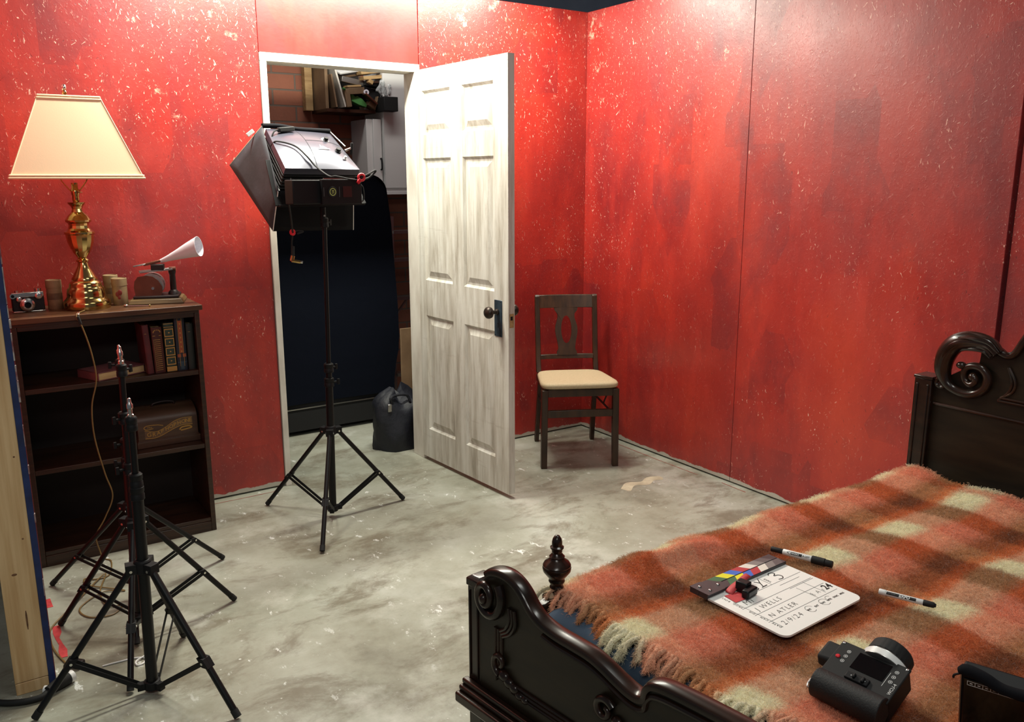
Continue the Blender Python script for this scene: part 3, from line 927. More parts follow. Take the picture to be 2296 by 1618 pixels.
# lettered talking-machine case on the middle shelf
gc = thing('phonograph_case', 'brown wooden phonograph lid case lettered on a gold scroll', 'case', (-2.484, -0.29, 0.4025), 0.0)
cw, cdp = 0.245, 0.19
ns = 10
prof = [(0.0, 0.03), (0.0, 0.105)] + [(0.095 - 0.095 * math.cos(PI * k / (2 * ns)), 0.105 + 0.055 * math.sin(PI * k / (2 * ns))) for k in range(1, ns + 1)]
prof += [(cdp - p[0], p[1]) for p in reversed(prof)]
G('case').prism(prof, (-cw / 2, 0, 0), (0, 1, 0), (0, 0, 1), (cw, 0, 0)).build('bentwood_lid', gc, smooth=30, bevel=0.002)
G('case').box(-cw / 2 - 0.006, -0.008, 0.0, cw / 2 + 0.006, cdp + 0.008, 0.028).hexa([(-cw / 2 - 0.004, -0.006, 0.028), (cw / 2 + 0.004, -0.006, 0.028), (cw / 2 + 0.004, cdp + 0.006, 0.028), (-cw / 2 - 0.004, cdp + 0.006, 0.028)],
    [(-cw / 2, 0, 0.034), (cw / 2, 0, 0.034), (cw / 2, cdp, 0.034), (-cw / 2, cdp, 0.034)]).build('base_moulding', gc, bevel=0.002)
G('iron').tube(smooth_path([(-0.045, 0.07, 0.157), (-0.04, 0.07, 0.170), (0.0, 0.07, 0.176), (0.04, 0.07, 0.170), (0.045, 0.07, 0.157)]), 0.004).build('carrying_handle', gc)
g = G('gold_dull')
top = [(-0.095, 0.076), (-0.07, 0.068), (-0.045, 0.066), (-0.01, 0.080), (0.025, 0.100), (0.06, 0.109), (0.10, 0.108)]
bot = [(-0.095, 0.040), (-0.06, 0.038), (-0.03, 0.045), (0.0, 0.058), (0.03, 0.070), (0.06, 0.078), (0.10, 0.076)]
g.use('tin_band')
vs = [(x, -0.0006, z_) for x, z_ in top] + [(x, -0.0006, z_) for x, z_ in bot]
g.raw(vs[:], [(i, 7 + i, 8 + i, i + 1) for i in range(6)])
g.use('gold')
for ln, wd_ in ((top, 0.0022), (bot, 0.003)):
    g.stroke([(p[0], p[1]) for p in smooth_path([(q_[0], q_[1], 0) for q_ in ln], 5)], (0, -0.001, 0), (1, 0, 0), (0, 0, 1), wd_)
g.stroke([(p[0], p[1]) for p in smooth_path([(-0.02, 0.088, 0), (-0.045, 0.094, 0), (-0.085, 0.095, 0), (-0.097, 0.086, 0), (-0.085, 0.078, 0), (-0.06, 0.08, 0)], 6)], (0, -0.001, 0), (1, 0, 0), (0, 0, 1), 0.0028)
g.stroke([(p[0], p[1]) for p in smooth_path([(0.045, 0.058, 0), (0.055, 0.068, 0), (0.085, 0.07, 0), (0.095, 0.062, 0), (0.075, 0.058, 0), (0.05, 0.055, 0)], 6)], (0, -0.001, 0), (1, 0, 0), (0, 0, 1), 0.006)
g.use('gold').text('The', (-0.086, -0.0012, 0.0815), (1, 0, 0.05), (-0.05, 0, 1), 0.013, shear=0.3)
pth = [(-0.088, 0.047, 0.02), (-0.066, 0.046, 0.1), (-0.048, 0.049, 0.25), (-0.031, 0.055, 0.35), (-0.013, 0.062, 0.38), (0.003, 0.069, 0.38), (0.022, 0.076, 0.32), (0.037, 0.081, 0.25), (0.054, 0.085, 0.15), (0.070, 0.087, 0.05), (0.086, 0.0875, 0.0)]
for ch, (px_, pz_, sl) in zip('GRAPHOPHONE', pth):
    g.use('gold').text(ch, (px_, -0.0012, pz_), (1, 0, sl * 0.6), (-sl * 0.1, 0, 1), 0.026 if ch == 'G' else 0.023, w=0.0004)
g.build('lettering', gc, smooth=0)


# ------------------------------------------------------------------ light stands
def light_stand(label, c, top, hub, base_z, feet, collars, scale=1.0, spig=True, tip='black_rub', jt=0.63, lean=(0, 0)):
    """c: column foot (x, y); feet: three floor points; collars: list of (z, radius, knob angle or None)."""
    st = thing('light_stand', label, 'light stand', (c[0], c[1], 0), 0, 'black tripod light stands')
    L = lambda p: (p[0] - c[0], p[1] - c[1], p[2])
    r0 = 0.0165 * scale
    ax = lambda zz: (lean[0] * zz, lean[1] * zz, zz)
    zs_ = sorted([base_z] + [q_[0] for q_ in collars] + [top])
    g = G('black_sat')
    rad = r0
    for a, b in zip(zs_[:-1], zs_[1:]):
        g.cyl(ax(a), ax(b), rad, seg=18)
        rad = max(rad - 0.0035 * scale, 0.0085 * scale)
    g.build('column', st)
    rad = r0
    for zz, rr, kn in collars:
        g = G('black')
        g.lathe([(rr * 0.9, -0.020 * scale), (rr, -0.018 * scale), (rr, -0.004 * scale), (rr * 0.93, -0.002 * scale), (rr * 0.93, 0.004 * scale), (rr, 0.006 * scale), (rr, 0.018 * scale), (rr * 0.8, 0.022 * scale)], ax(zz), seg=20)
        cobj = g.build('collar', st)
        if kn is not None:
            dx, dy = math.cos(kn), math.sin(kn)
            p0 = Vector(ax(zz))
            g = G('black').tube([p0 + Vector((dx, dy, 0)) * rr * 0.8, p0 + Vector((dx, dy, 0)) * (rr + 0.014 * scale)], 0.005 * scale)
            g.obox(p0 + Vector((dx, dy, 0)) * (rr + 0.02 * scale), ((dx, dy, 0), (-dy, dx, 0), (0, 0, 1)), (0.006 * scale, 0.004 * scale, 0.013 * scale))
            g.build('clamp_knob', cobj, bevel=0.002)
    if spig:
        p0 = Vector(ax(top))
        G('chrome').lathe([(0.009, -0.008), (0.009, 0.006), (0.0065, 0.008), (0.0065, 0.022), (0.0085, 0.024), (0.0085, 0.036), (0.0055, 0.040), (0.0045, 0.052), (0.002, 0.054)], p0, seg=16).build('spigot', st)
    # hub
    hg = G('black').lathe([(r0 * 1.25, -0.03 * scale), (r0 * 1.5, -0.028 * scale), (r0 * 1.5, 0.006 * scale), (r0 * 1.2, 0.012 * scale)], ax(hub), seg=20)
    dirs = []
    for fx, fy, fz in feet:
        d = Vector((fx - c[0], fy - c[1], 0))
        dirs.append(d.normalized())
    for d in dirs:
        sd = Vector((-d.y, d.x, 0))
        hg.obox(Vector(ax(hub)) + d * 0.026 * scale + Vector((0, 0, -0.012 * scale)), (d, sd, (0, 0, 1)), (0.022 * scale, 0.016 * scale, 0.015 * scale))
    hub_o = hg.build('hub', st, bevel=0.0015)
    for d in dirs:
        sd = Vector((-d.y, d.x, 0))
        p = Vector(ax(hub)) + d * 0.034 * scale + Vector((0, 0, -0.016 * scale))
        bg = G('chrome')
        bg.cyl(p - sd * 0.018 * scale, p + sd * 0.018 * scale, 0.0042 * scale, seg=10)
        bg.build('rivet', hub_o)
    # lower collar
    lg = G('black').lathe([(r0 * 1.1, -0.012), (r0 * 1.45, -0.010), (r0 * 1.45, 0.014), (r0 * 1.1, 0.016)], ax(base_z + 0.012), seg=20)
    for d in dirs:
        sd = Vector((-d.y, d.x, 0))
        lg.obox(Vector(ax(base_z + 0.014)) + d * 0.026 * scale, (d, sd, (0, 0, 1)), (0.016 * scale, 0.010 * scale, 0.011))
    lg.build('lower_collar', st, bevel=0.0015)
    for d, (fx, fy, fz) in zip(dirs, feet):
        p0 = Vector(ax(hub)) + d * 0.034 * scale + Vector((0, 0, -0.016 * scale))
        p1 = Vector((fx - c[0], fy - c[1], fz + 0.0105 * scale))
        dd = (p1 - p0).normalized()
        sd = Vector((-d.y, d.x, 0))
        lo = G('black_sat').tube([p0, p1], 0.0098 * scale, 14).build('leg', st)
        G(tip).tube([p1 - dd * 0.022 * scale, p1 + dd * 0.002], 0.0112 * scale, 14).build('rubber_foot', lo)
        j = p0 + (p1 - p0) * jt
        g = G('black')
        b0 = Vector(ax(base_z + 0.016)) + d * 0.032 * scale
        for s_ in (-1, 1):
            g.bar(b0 + sd * s_ * 0.0105 * scale, j + sd * s_ * 0.0125 * scale, 0.003, 0.013 * scale, up=d)
        g.obox(j, (dd, sd, d), (0.016 * scale, 0.0145 * scale, 0.012 * scale))
        br = g.build('brace', st, bevel=0.001)
        G('chrome').cyl(j - sd * 0.017 * scale, j + sd * 0.017 * scale, 0.0042 * scale, seg=10).build('bolt', br)
    return st


light_stand('black light stand nearest the camera, its chrome spigot the lower one', (-2.818, -1.49), 0.862, 0.419, 0.012,
            [(-3.127, -1.453, 0), (-2.643, -1.771, 0), (-2.668, -1.222, 0)], [(0.84, 0.0165, None), (0.672, 0.019, None), (0.634, 0.0205, None)], 1.0, lean=(0.018, 0))
light_stand('black light stand directly behind the nearest one, with one leg beside its column', (-2.785, -1.144), 0.95, 0.426, 0.07,
            [(-3.005, -0.907, 0), (-2.454, -1.063, 0), (-2.876, -1.462, 0)], [(0.925, 0.0165, 0.6), (0.77, 0.021, 3.6), (0.60, 0.018, 3.3)], 0.95, lean=(0.022, 0))
light_stand('black light stand at the back of the group, close to the bookcase', (-2.752, -0.85), 0.902, 0.373, 0.06,
            [(-2.395, -0.686, 0), (-2.998, -0.556, 0), (-2.81, -1.19, 0)], [(0.885, 0.0155, 2.8), (0.60, 0.018, 3.3), (0.53, 0.019, 2.9)], 0.92, lean=(0.03, 0))
light_stand('tall black light stand in the doorway carrying the soft light', (-1.852, -0.516), 1.335, 0.424, 0.03,
            [(-2.059, -0.212, 0), (-2.034, -0.853, 0), (-1.493, -0.51, 0)], [(0.70, 0.021, 0.3), (0.635, 0.021, -0.2), (1.335, 0.017, 0.5)], 1.0, spig=False, jt=0.6, lean=(0.02, 0))

# ------------------------------------------------------------------ soft light on the doorway stand
sl = thing('soft_light', 'silver-backed studio light with black softbox skirt, tilted down on its stand', 'studio light', (-1.83, -0.516, 1.355))
O = Vector((-1.83, -0.516, 1.355))
NL, NR, FR, FL = [Vector(p) - O for p in ((-2.011, -0.60, 1.560), (-1.655, -0.52, 1.557), (-1.690, -0.28, 1.72), (-1.997, -0.34, 1.727))]
ld = -((NR - NL).cross(FL - NL)).normalized()


def quad(a, b):
    return NL * (1 - a) * (1 - b) + NR * a * (1 - b) + FR * a * b + FL * (1 - a) * b


g = G('grey_body')
nx, ny = 16, 14
vs = []
for j in range(ny + 1):
    for i in range(nx + 1):
        a, b = i / nx, j / ny
        hgt = 0.030 * (1 - abs(2 * a - 1) ** 3.0) * (1 - abs(2 * b - 1) ** 2.2) + 0.0
        ridge = -0.006 * math.exp(-((a - 0.40) / 0.03) ** 2) * 0
        rim = 0.03 * a * (1 - b) * 0
        vs.append(tuple(quad(a * 1.0, b) - ld * (hgt + ridge)))
fs = [(j * (nx + 1) + i, j * (nx + 1) + i + 1, (j + 1) * (nx + 1) + i + 1, (j + 1) * (nx + 1) + i) for j in range(ny) for i in range(nx)]
n0 = len(vs)
loop = [i for i in range(nx + 1)] + [j * (nx + 1) + nx for j in range(1, ny + 1)] + [ny * (nx + 1) + i for i in range(nx - 1, -1, -1)] + [j * (nx + 1) for j in range(ny - 1, 0, -1)]
low = [tuple(Vector(vs[k]) + ld * 0.028) for k in loop]
vs += low
m_ = len(loop)
fs += [(loop[(k + 1) % m_], loop[k], n0 + k, n0 + (k + 1) % m_) for k in range(m_)]
fs.append(tuple(n0 + k for k in range(m_)))
hs = g.raw(vs, fs).build('shell', sl, smooth=50)


def on_shell(a, b, lift=0.0):
    hgt = 0.030 * (1 - abs(2 * a - 1) ** 3.0) * (1 - abs(2 * b - 1) ** 2.2)
    return quad(a, b) - ld * (hgt + lift)


g = G('black_rub')
for pts in ([on_shell(0.42, t_, 0.0003) for t_ in np.linspace(0.0, 1, 14)], [on_shell(t_, 0.58, 0.0003) for t_ in np.linspace(0.42, 0.95, 8)]):
    g.tube(pts, 0.0011, 5)
g.build('shell_seam', hs)
uu = (NR - NL).normalized()
vv = (FL - NL).normalized()
g = G('white')
oc = on_shell(0.60, 0.36, 0.0015)
for tri in ([(-0.012, 0.008), (0.004, 0.008), (-0.008, 0.036)], [(0.006, 0.008), (0.022, 0.008), (0.004, 0.028)], [(-0.022, 0.0), (0.034, 0.0), (0.030, 0.006), (-0.022, 0.006)]):
    g.prism(tri, oc, uu, vv, tuple(-ld * 0.0006))
g.build('emblem', hs, smooth=0)
for a, b, r_k in ((0.74, 0.62, 0.011), (0.82, 0.36, 0.013), (0.86, 0.20, 0.007)):
    g = G('white' if r_k < 0.01 else 'black').lathe([(r_k * 1.1, 0.0), (r_k * 1.1, 0.004), (r_k * 0.85, 0.005), (r_k * 0.8, 0.014), (r_k * 0.5, 0.016)], on_shell(a, b), tuple(-ld), 18)
    g.use('white').box(0, 0, 0, 0.0001, 0.0001, 0.0001) if False else None
    kb = g.build('control_knob', hs)
g = G('white')
g.lathe([(0.017, 0.0), (0.017, 0.0012)], on_shell(0.735, 0.63), tuple(-ld), 18)
g.build('dial_ring', hs)
# black lower body with ribs
g = G('black')
inner = [c_ + ld * 0.115 for c_ in (NL, NR, FR, FL)]
cen = sum((NL, NR, FR, FL), Vector()) / 4
up4 = [cen + (c_ - cen) * 0.97 + ld * 0.026 for c_ in (NL, NR, FR, FL)]
lo4 = [cen + ld * 0.115 + (c_ - cen) * 0.93 for c_ in (NL, NR, FR, FL)]
g.hexa([tuple(p) for p in lo4], [tuple(p) for p in up4])
for k in range(5):
    for (p, q_) in ((NL, NR), (FL, NL)):
        g.tube([p + ld * (0.036 + 0.015 * k), q_ + ld * (0.036 + 0.015 * k)], 0.003, 6)
g.build('lamp_body', sl, bevel=0.002)
# softbox skirt
IN = [cen + ld * 0.105 + (c_ - cen) * 1.02 for c_ in (NL, NR, FR, FL)]
OUT = [Vector(p) - O for p in ((-2.019, -0.42, 1.301), (-1.62, -0.34, 1.29), (-1.72, -0.06, 1.567), (-2.104, -0.14, 1.578))]
BTOP = FL + Vector((-0.012, 0.01, 0.012))
skn = []
for k in range(4):
    k2 = (k + 1) % 4
    vs, fs = [], []
    n = 8
    A0, A1, B0, B1 = IN[k], IN[k2], OUT[k], OUT[k2]
    if k == 3:
        A0 = BTOP
    nrm = (A1 - A0).cross(B0 - A0).normalized()
    for j in range(n + 1):
        for i in range(n + 1):
            a, b = i / n, j / n
            p = (A0 * (1 - a) + A1 * a) * (1 - b) + (B0 * (1 - a) + B1 * a) * b
            wv = 0.006 * math.sin(a * 7 + b * 3 + k) * math.sin(b * PI) * math.sin(a * PI)
            vs.append(tuple(p + nrm * wv))
    fs = [(j * (n + 1) + i, j * (n + 1) + i + 1, (j + 1) * (n + 1) + i + 1, (j + 1) * (n + 1) + i) for j in range(n) for i in range(n)]
    so = G('grey_cloth' if k == 3 else 'black_cloth').raw(vs, fs).build('softbox_panel', sl)
    md = so.modifiers.new('thickness', 'SOLIDIFY')
    md.thickness = 0.002
    md.offset = 0
for a, b, m_p in ((IN[0], OUT[0], 'white'), (IN[1], OUT[1], 'white'), (OUT[3], BTOP, 'steel')):
    G(m_p).tube([a * 0.98 + b * 0.02, b], 0.0021, 6).build('piping', sl)
g = G('white')
g.raw([tuple(p - ld * 0.004) for p in OUT] + [tuple(p - ld * 0.006) for p in OUT], [(0, 1, 2, 3), (7, 6, 5, 4)] + [(i, 4 + i, 4 + (i + 1) % 4, (i + 1) % 4) for i in range(4)])
g.build('diffuser', sl, smooth=0)
# rolled cloth along the far edge
fl2, fr2 = BTOP, FR + Vector((0.0, 0.0, 0.008))
g = G('black_cloth').tube(smooth_path([fl2, fl2 * 0.75 + fr2 * 0.25 + Vector((0, 0, 0.004)), fl2 * 0.5 + fr2 * 0.5 + Vector((0, 0, -0.003)), fl2 * 0.25 + fr2 * 0.75 + Vector((0, 0, -0.002)), fr2], 5), 0.0105, 10)
g.build('rolled_flap', sl)
g = G('steel').tube([fr2, NR * 0.45 + FR * 0.55 + Vector((0.012, 0, 0.012))], 0.003, 8).use('black').sphere(tuple(fr2), 0.008, 8, 6)
g.build('corner_rod', sl)
g = G('white').obox(OUT[3] * 0.12 + BTOP * 0.88 + Vector((-0.028, 0.02, -0.01)), ((1, 0, 0.75), (0, 1, 0), (-0.75, 0, 1)), (0.017, 0.004, 0.008))
g.build('tape_tag', sl, bevel=0.001)
# power box with display, hung on the near side
pc = Vector((-1.868, -0.635, 1.466)) - O
px_ = Vector((0.975, 0.222, 0))
py_ = Vector((-0.222, 0.975, 0))
pz_ = Vector((0, 0, 1))
ps = G('black').obox(pc, (px_, py_, pz_), (0.163, 0.03, 0.048)).build('power_box', sl, bevel=0.004)
fc = pc - py_ * 0.031
g = G('black').obox(fc + px_ * 0.06 - py_ * 0.006, (px_, py_, pz_), (0.098, 0.008, 0.05))
g.build('front_panel', ps, bevel=0.002)
dc = fc + px_ * 0.012 - py_ * 0.0145
g = G('black_rub').lathe([(0.021, 0), (0.022, 0.001), (0.021, 0.002)], dc, tuple(-py_), 24)
g.use('dial').lathe([(0.0155, 0.0022), (0.0155, 0.0028), (0.0125, 0.0028), (0.0125, 0.0022)], dc, tuple(-py_), 24, caps=False)
g.use('dial').text('85', dc - py_ * 0.0032 - px_ * 0.0055 + pz_ * 0.008, -pz_, px_, 0.016)
g.build('display', ps, smooth=0)
G('panel_red').obox(fc + px_ * 0.085 - py_ * 0.0145, (px_, py_, pz_), (0.022, 0.001, 0.022)).build('lens_panel', ps)
g = G('grey_ink').obox(fc + px_ * 0.045 - py_ * 0.0145, (px_, py_, pz_), (0.0008, 0.0008, 0.021)).obox(fc - px_ * 0.03 - py_ * 0.0145, (px_, py_, pz_), (0.0008, 0.0008, 0.018))
g.use('steel').obox(fc + px_ * 0.05 + pz_ * 0.053 - py_ * 0.004, (px_, py_, pz_), (0.072, 0.004, 0.002))
g.build('panel_trim', ps, smooth=0)
g = G('black').tube(smooth_path([fc + px_ * 0.15 + pz_ * 0.03, fc + px_ * 0.172 + pz_ * 0.02, fc + px_ * 0.178 - pz_ * 0.02, fc + px_ * 0.168 - pz_ * 0.04, fc + px_ * 0.13 - pz_ * 0.044]), 0.004)
g.build('side_handle', ps)
# yoke
g = G('black')
g.cyl((0.0, 0, -0.022), (0.0, 0, 0.045), 0.0125, seg=16)
g.use('steel').cyl((0.0, -0.013, 0.01), (0, -0.017, 0.01), 0.004, seg=8).use('black')
g.bar((-0.20, -0.03, 0.055), (0.20, 0.03, 0.055), 0.03, 0.008, up=(0, 0, 1))
ml, mr = (NL + FL) / 2 + ld * 0.06 + Vector((-0.014, 0, 0)), (NR + FR) / 2 + ld * 0.06 + Vector((0.014, 0, 0))
g.bar((-0.20, -0.03, 0.055), ml, 0.008, 0.028, up=(1, 0, 0)).bar((0.20, 0.03, 0.055), mr, 0.008, 0.028, up=(1, 0, 0))
g.build('yoke', sl, bevel=0.001)
kx = Vector((-1.640, -0.40, 1.650)) - O
g = G('chrome').cyl(kx - Vector((0.03, 0, 0.01)), kx, 0.006, seg=10).use('black').bar(kx + Vector((0, 0, -0.024)), kx + Vector((0.004, 0, 0.024)), 0.012, 0.01, up=(1, 0, 0))
g.build('tilt_handle', sl, bevel=0.002)
# cables
cpts = [on_shell(0.16, 0.86, 0.012), on_shell(0.05, 0.82, 0.012), Vector((-0.172, 0.11, 0.30)), on_shell(0.03, 0.60, 0.008), on_shell(0.2, 0.40, 0.010), on_shell(0.30, 0.18, 0.01), on_shell(0.38, 0.0, 0.012),
        Vector((-0.02, -0.135, 0.175)), fc + px_ * 0.03 + pz_ * 0.062 - py_ * 0.02, fc + px_ * 0.09 + pz_ * 0.052 - py_ * 0.018, fc + px_ * 0.135 + pz_ * 0.047 - py_ * 0.015]
cb = G('black_rub').tube(smooth_path(cpts, 7), 0.0035, 8).build('cable', sl)
G('black_rub').bar(on_shell(0.12, 0.85, 0.014), on_shell(0.36, 0.9, 0.014), 0.02, 0.02).build('cable_connector', cb, bevel=0.004)
rc = fc + px_ * 0.155 + pz_ * 0.058 - py_ * 0.02
g = G('red_plastic').tube([rc + Vector((0.013 * math.cos(t_), 0, 0.013 * math.sin(t_))) for t_ in np.linspace(0, 2 * PI, 14)], 0.006, 8).bar(rc + Vector((-0.02, 0, -0.024)), rc + Vector((-0.006, 0, -0.008)), 0.016, 0.014)
g.build('cable_clip', cb, bevel=0.002)
g = G('black_rub').tube(smooth_path([rc, rc + Vector((0.03, 0, 0.012)), rc + Vector((0.065, 0.01, 0.028)), rc + Vector((0.068, 0.01, 0.022)), rc + Vector((0.04, 0.01, 0.0)), rc + Vector((0.01, 0.0, -0.008))]), 0.004, 8)
g.build('cable_tail', cb)
hc_ = [Vector(p) - O for p in ((-2.0, -0.63, 1.52), (-2.02, -0.64, 1.45), (-2.0, -0.60, 1.37), (-1.972, -0.53, 1.30), (-1.968, -0.50, 1.25), (-1.966, -0.50, 1.215))]
c2 = G('black_rub').tube(smooth_path(hc_, 6), 0.0035, 8).build('cable', sl)
p_ = Vector((-1.972, -0.53, 1.30)) - O
g = G('red_plastic').tube([p_ + Vector((0.008 * math.cos(t_), 0, 0.009 * math.sin(t_))) for t_ in np.linspace(0, 2 * PI, 12)], 0.0055, 8)
g.use('black_rub').tube(smooth_path([p_, p_ + Vector((0.02, 0, 0.006)), p_ + Vector((0.045, 0, 0.002)), p_ + Vector((0.02, 0, -0.006))]), 0.004, 8)
g.build('cable_clip', c2)
p_ = Vector((-1.966, -0.50, 1.20)) - O
g = G('black_rub').cyl(p_ + Vector((0.002, 0, 0.04)), p_ + Vector((0, 0, 0.0)), 0.007).use('brass').cyl(p_, p_ + Vector((-0.006, 0, -0.022)), 0.0085).cyl(p_ + Vector((-0.006, 0, -0.020)), p_ + Vector((0.03, 0, -0.028)), 0.007).use('chrome').cyl(
    p_ + Vector((0.03, 0, -0.028)), p_ + Vector((0.04, 0, -0.030)), 0.0055)
g.build('angle_plug', c2, label='hanging brass right-angle plug')

# ------------------------------------------------------------------ chair
ch = thing('dining_chair', 'brown wooden folding dining chair with beige seat in the red corner', 'chair', (-0.384, -0.404, 0), math.radians(-27.3))
for s in (-1, 1):
    G('chair_wood').hexa([(s * 0.194 - 0.016, -0.240, 0), (s * 0.194 + 0.016, -0.240, 0), (s * 0.194 + 0.016, -0.206, 0), (s * 0.194 - 0.016, -0.206, 0)],
                         [(s * 0.190 - 0.017, -0.236, 0.43), (s * 0.190 + 0.017, -0.236, 0.43), (s * 0.190 + 0.017, -0.196, 0.43), (s * 0.190 - 0.017, -0.196, 0.43)]).build('leg', ch, bevel=0.003)
    g = G('chair_wood')
    for p0, p1 in (((s * 0.166, 0.262, 0.0), (s * 0.160, 0.160, 0.41)),):
        g.bar(p0, p1, 0.024, 0.036, up=(0, 1, 0))
    lg = g.build('leg', ch, bevel=0.003)
    G('chair_wood').prism([(0.165, 0.435), (0.190, 0.435), (0.214, 0.50), (0.226, 0.58), (0.270, 0.83), (0.268, 0.862), (0.256, 0.872), (0.245, 0.862), (0.243, 0.83), (0.200, 0.58), (0.190, 0.51)],
                          (s * 0.166 - 0.014, 0, 0), (0, 1, 0), (0, 0, 1), (0.028, 0, 0)).build('back_post', ch, bevel=0.003)
    G('iron').bar((s * 0.17, -0.15, 0.405), (s * 0.172, -0.02, 0.30), 0.004, 0.012).bar((s * 0.165, 0.2, 0.29), (s * 0.17, -0.19, 0.30), 0.004, 0.012).build('folding_strut', ch)
n = 7
g = G('chair_wood')
def slat(z0, z1, y0, y1, th):
    pts = []
    for k in range(n):
        x = -0.154 + 0.308 * k / (n - 1)
        pts.append((x, 0.012 * (1 - (x / 0.154) ** 2)))
    vs = []
    for zz, yy in ((z0, y0), (z1, y1)):
        for off in (0, th):
            vs += [(p[0], yy + p[1] + off, zz) for p in pts]
    fs = []
    for k in range(n - 1):
        fs += [(k, k + 1, 2 * n + k + 1, 2 * n + k), (n + k + 1, n + k, 3 * n + k, 3 * n + k + 1), (2 * n + k, 2 * n + k + 1, 3 * n + k + 1, 3 * n + k), (k + 1, k, n + k, n + k + 1)]
    fs += [(0, 2 * n, 3 * n, n), (n - 1, 2 * n - 1, 4 * n - 1, 3 * n - 1)]
    return vs, fs
G('chair_wood').raw(*slat(0.795, 0.868, 0.240, 0.255, 0.020)).build('top_rail', ch, bevel=0.003)
G('chair_wood').raw(*slat(0.508, 0.534, 0.185, 0.190, 0.018)).build('lower_rail', ch, bevel=0.003)
# urn splat with an oval opening
N = 40
prf = [(0.530, 0.058), (0.548, 0.058), (0.565, 0.048), (0.60, 0.052), (0.64, 0.062), (0.675, 0.066), (0.70, 0.062), (0.73, 0.050), (0.755, 0.047), (0.768, 0.052), (0.785, 0.070), (0.797, 0.070)]
def wz(zz):
    for (a, b), (c, d) in zip(prf[:-1], prf[1:]):
        if a <= zz <= c:
            return b + (d - b) * (zz - a) / (c - a)
    return prf[-1][1]
outer, inner = [], []
for k in range(N):
    an = 2 * PI * k / N
    ca, sa = math.cos(an), math.sin(an)
    zc = 0.664
    zz = zc + (0.133 if sa > 0 else 0.134) * max(-1, min(1, sa * 1.25))
    ww = wz(zz) * (1 if abs(sa) < 0.8 else 1) * (ca / max(abs(ca), 1e-6) if abs(sa) < 0.8 else ca / 0.6)
    outer.append((ww, zz))
    inner.append((0.030 * ca, 0.672 + 0.078 * sa))
sp = G('chair_wood').ring(outer, inner, (0, 0.085, 0), (1, 0, 0), (0, 0.21, 1), (0, 0.012, 0)).build('splat', ch, smooth=30)
# upholstered seat
nn = 22
def seat_outline(k):
    a = 2 * PI * k / 48
    c, s_ = math.cos(a), math.sin(a)
    e = 0.30
    x = math.copysign(abs(c) ** e, c)
    y = math.copysign(abs(s_) ** e, s_)
    wd_ = 0.215 - 0.035 * (y + 1) / 2
    return x * wd_, -0.045 + 0.215 * y
vs, fs = [], []
lv = [(0.97, 0.0), (1.0, 0.008), (1.0, 0.020), (0.97, 0.028), (0.88, 0.033), (0.6, 0.036), (0.3, 0.037)]
for k_, h_ in lv:
    for k in range(48):
        x, y = seat_outline(k)
        vs.append((x * k_, -0.045 + (y + 0.045) * k_, h_ + 0.430 - 0.055 * (y * k_ + 0.05) * 0.9))
for i in range(len(lv) - 1):
    for k in range(48):
        fs.append((i * 48 + k, i * 48 + (k + 1) % 48, (i + 1) * 48 + (k + 1) % 48, (i + 1) * 48 + k))
fs.append(tuple(range(47, -1, -1)))
fs.append(tuple((len(lv) - 1) * 48 + k for k in range(48)))
G('seat').raw(vs, fs).build('seat', ch, smooth=50)
g = G('chair_wood').box(-0.175, -0.232, 0.392, 0.175, -0.205, 0.432)
for s in (-1, 1):
    g.box(s * 0.172 - 0.010, -0.21, 0.392, s * 0.172 + 0.010, 0.17, 0.430)
g.build('seat_frame', ch, bevel=0.002)
G('chair_wood').box(-0.178, -0.230, 0.278, 0.178, -0.210, 0.318).build('stretcher', ch, bevel=0.003)

# ------------------------------------------------------------------ beyond the doorway
dr = thing('draped_cart', 'tall cart covered by a dark navy cloth behind the open doorway', 'covered cart', (-1.6, 0.76, 0))
prof = []
xr = 0.69
zt_ = 1.545
vs, fs = [], []
# section outline in x-z, extruded in y with folds
sec = [(-1.2, 0.20), (-1.2, zt_ - 0.02)] + [(-1.2 + 1.74 * k / 10, zt_ - 0.004 * math.sin(k)) for k in range(1, 11)]
sec += [(xr - 0.13 + 0.11 * math.sin(PI * k / 12), zt_ - 0.11 + 0.11 * math.cos(PI * k / 12)) for k in range(1, 7)]
sec += [(xr + 0.003, zt_ - 0.3), (xr + 0.012, 1.05), (xr + 0.028, 0.75), (xr + 0.03, 0.5), (xr - 0.01, 0.33), (xr - 0.015, 0.20)]
nS = len(sec)
front = []
fz = np.linspace(0.2, zt_, 16)
for i, (x, zz) in enumerate(sec):
    for y in (0.0, 0.5):
        vs.append((x, y + 0.012 * math.sin(3.1 * x + 1.5 * zz) * (1 if y == 0 else 0), zz))
for i in range(nS - 1):
    fs.append((2 * i, 2 * i + 1, 2 * i + 3, 2 * i + 2))
g = G('navy').raw(vs, fs)
# front face grid with soft folds
fx = np.linspace(-1.2, xr, 34)
gv, gf = [], []
def right_edge(zz):
    e = [s_ for s_ in sec[11:]]
    best = xr
    for (x0, z0), (x1, z1) in zip(e[:-1], e[1:]):
        if min(z0, z1) <= zz <= max(z0, z1) and abs(z1 - z0) > 1e-6:
            best = x0 + (x1 - x0) * (zz - z0) / (z1 - z0)
    return best
for zz in fz:
    re = right_edge(min(zz, zt_ - 0.003))
    for x in fx:
        xx = -1.2 + (x + 1.2) / (xr + 1.2) * (re + 1.2)
        gv.append((xx, -0.006 + 0.014 * math.sin(5 * xx + 1.2 * math.sin(2 * zz)) * (1.6 - zz) * 0.6, zz))
nf = len(fx)
for j in range(len(fz) - 1):
    for i in range(nf - 1):
        gf.append((j * nf + i, j * nf + i + 1, (j + 1) * nf + i + 1, (j + 1) * nf + i))
g.raw(gv, gf)
g.build('cloth', dr, smooth=60)
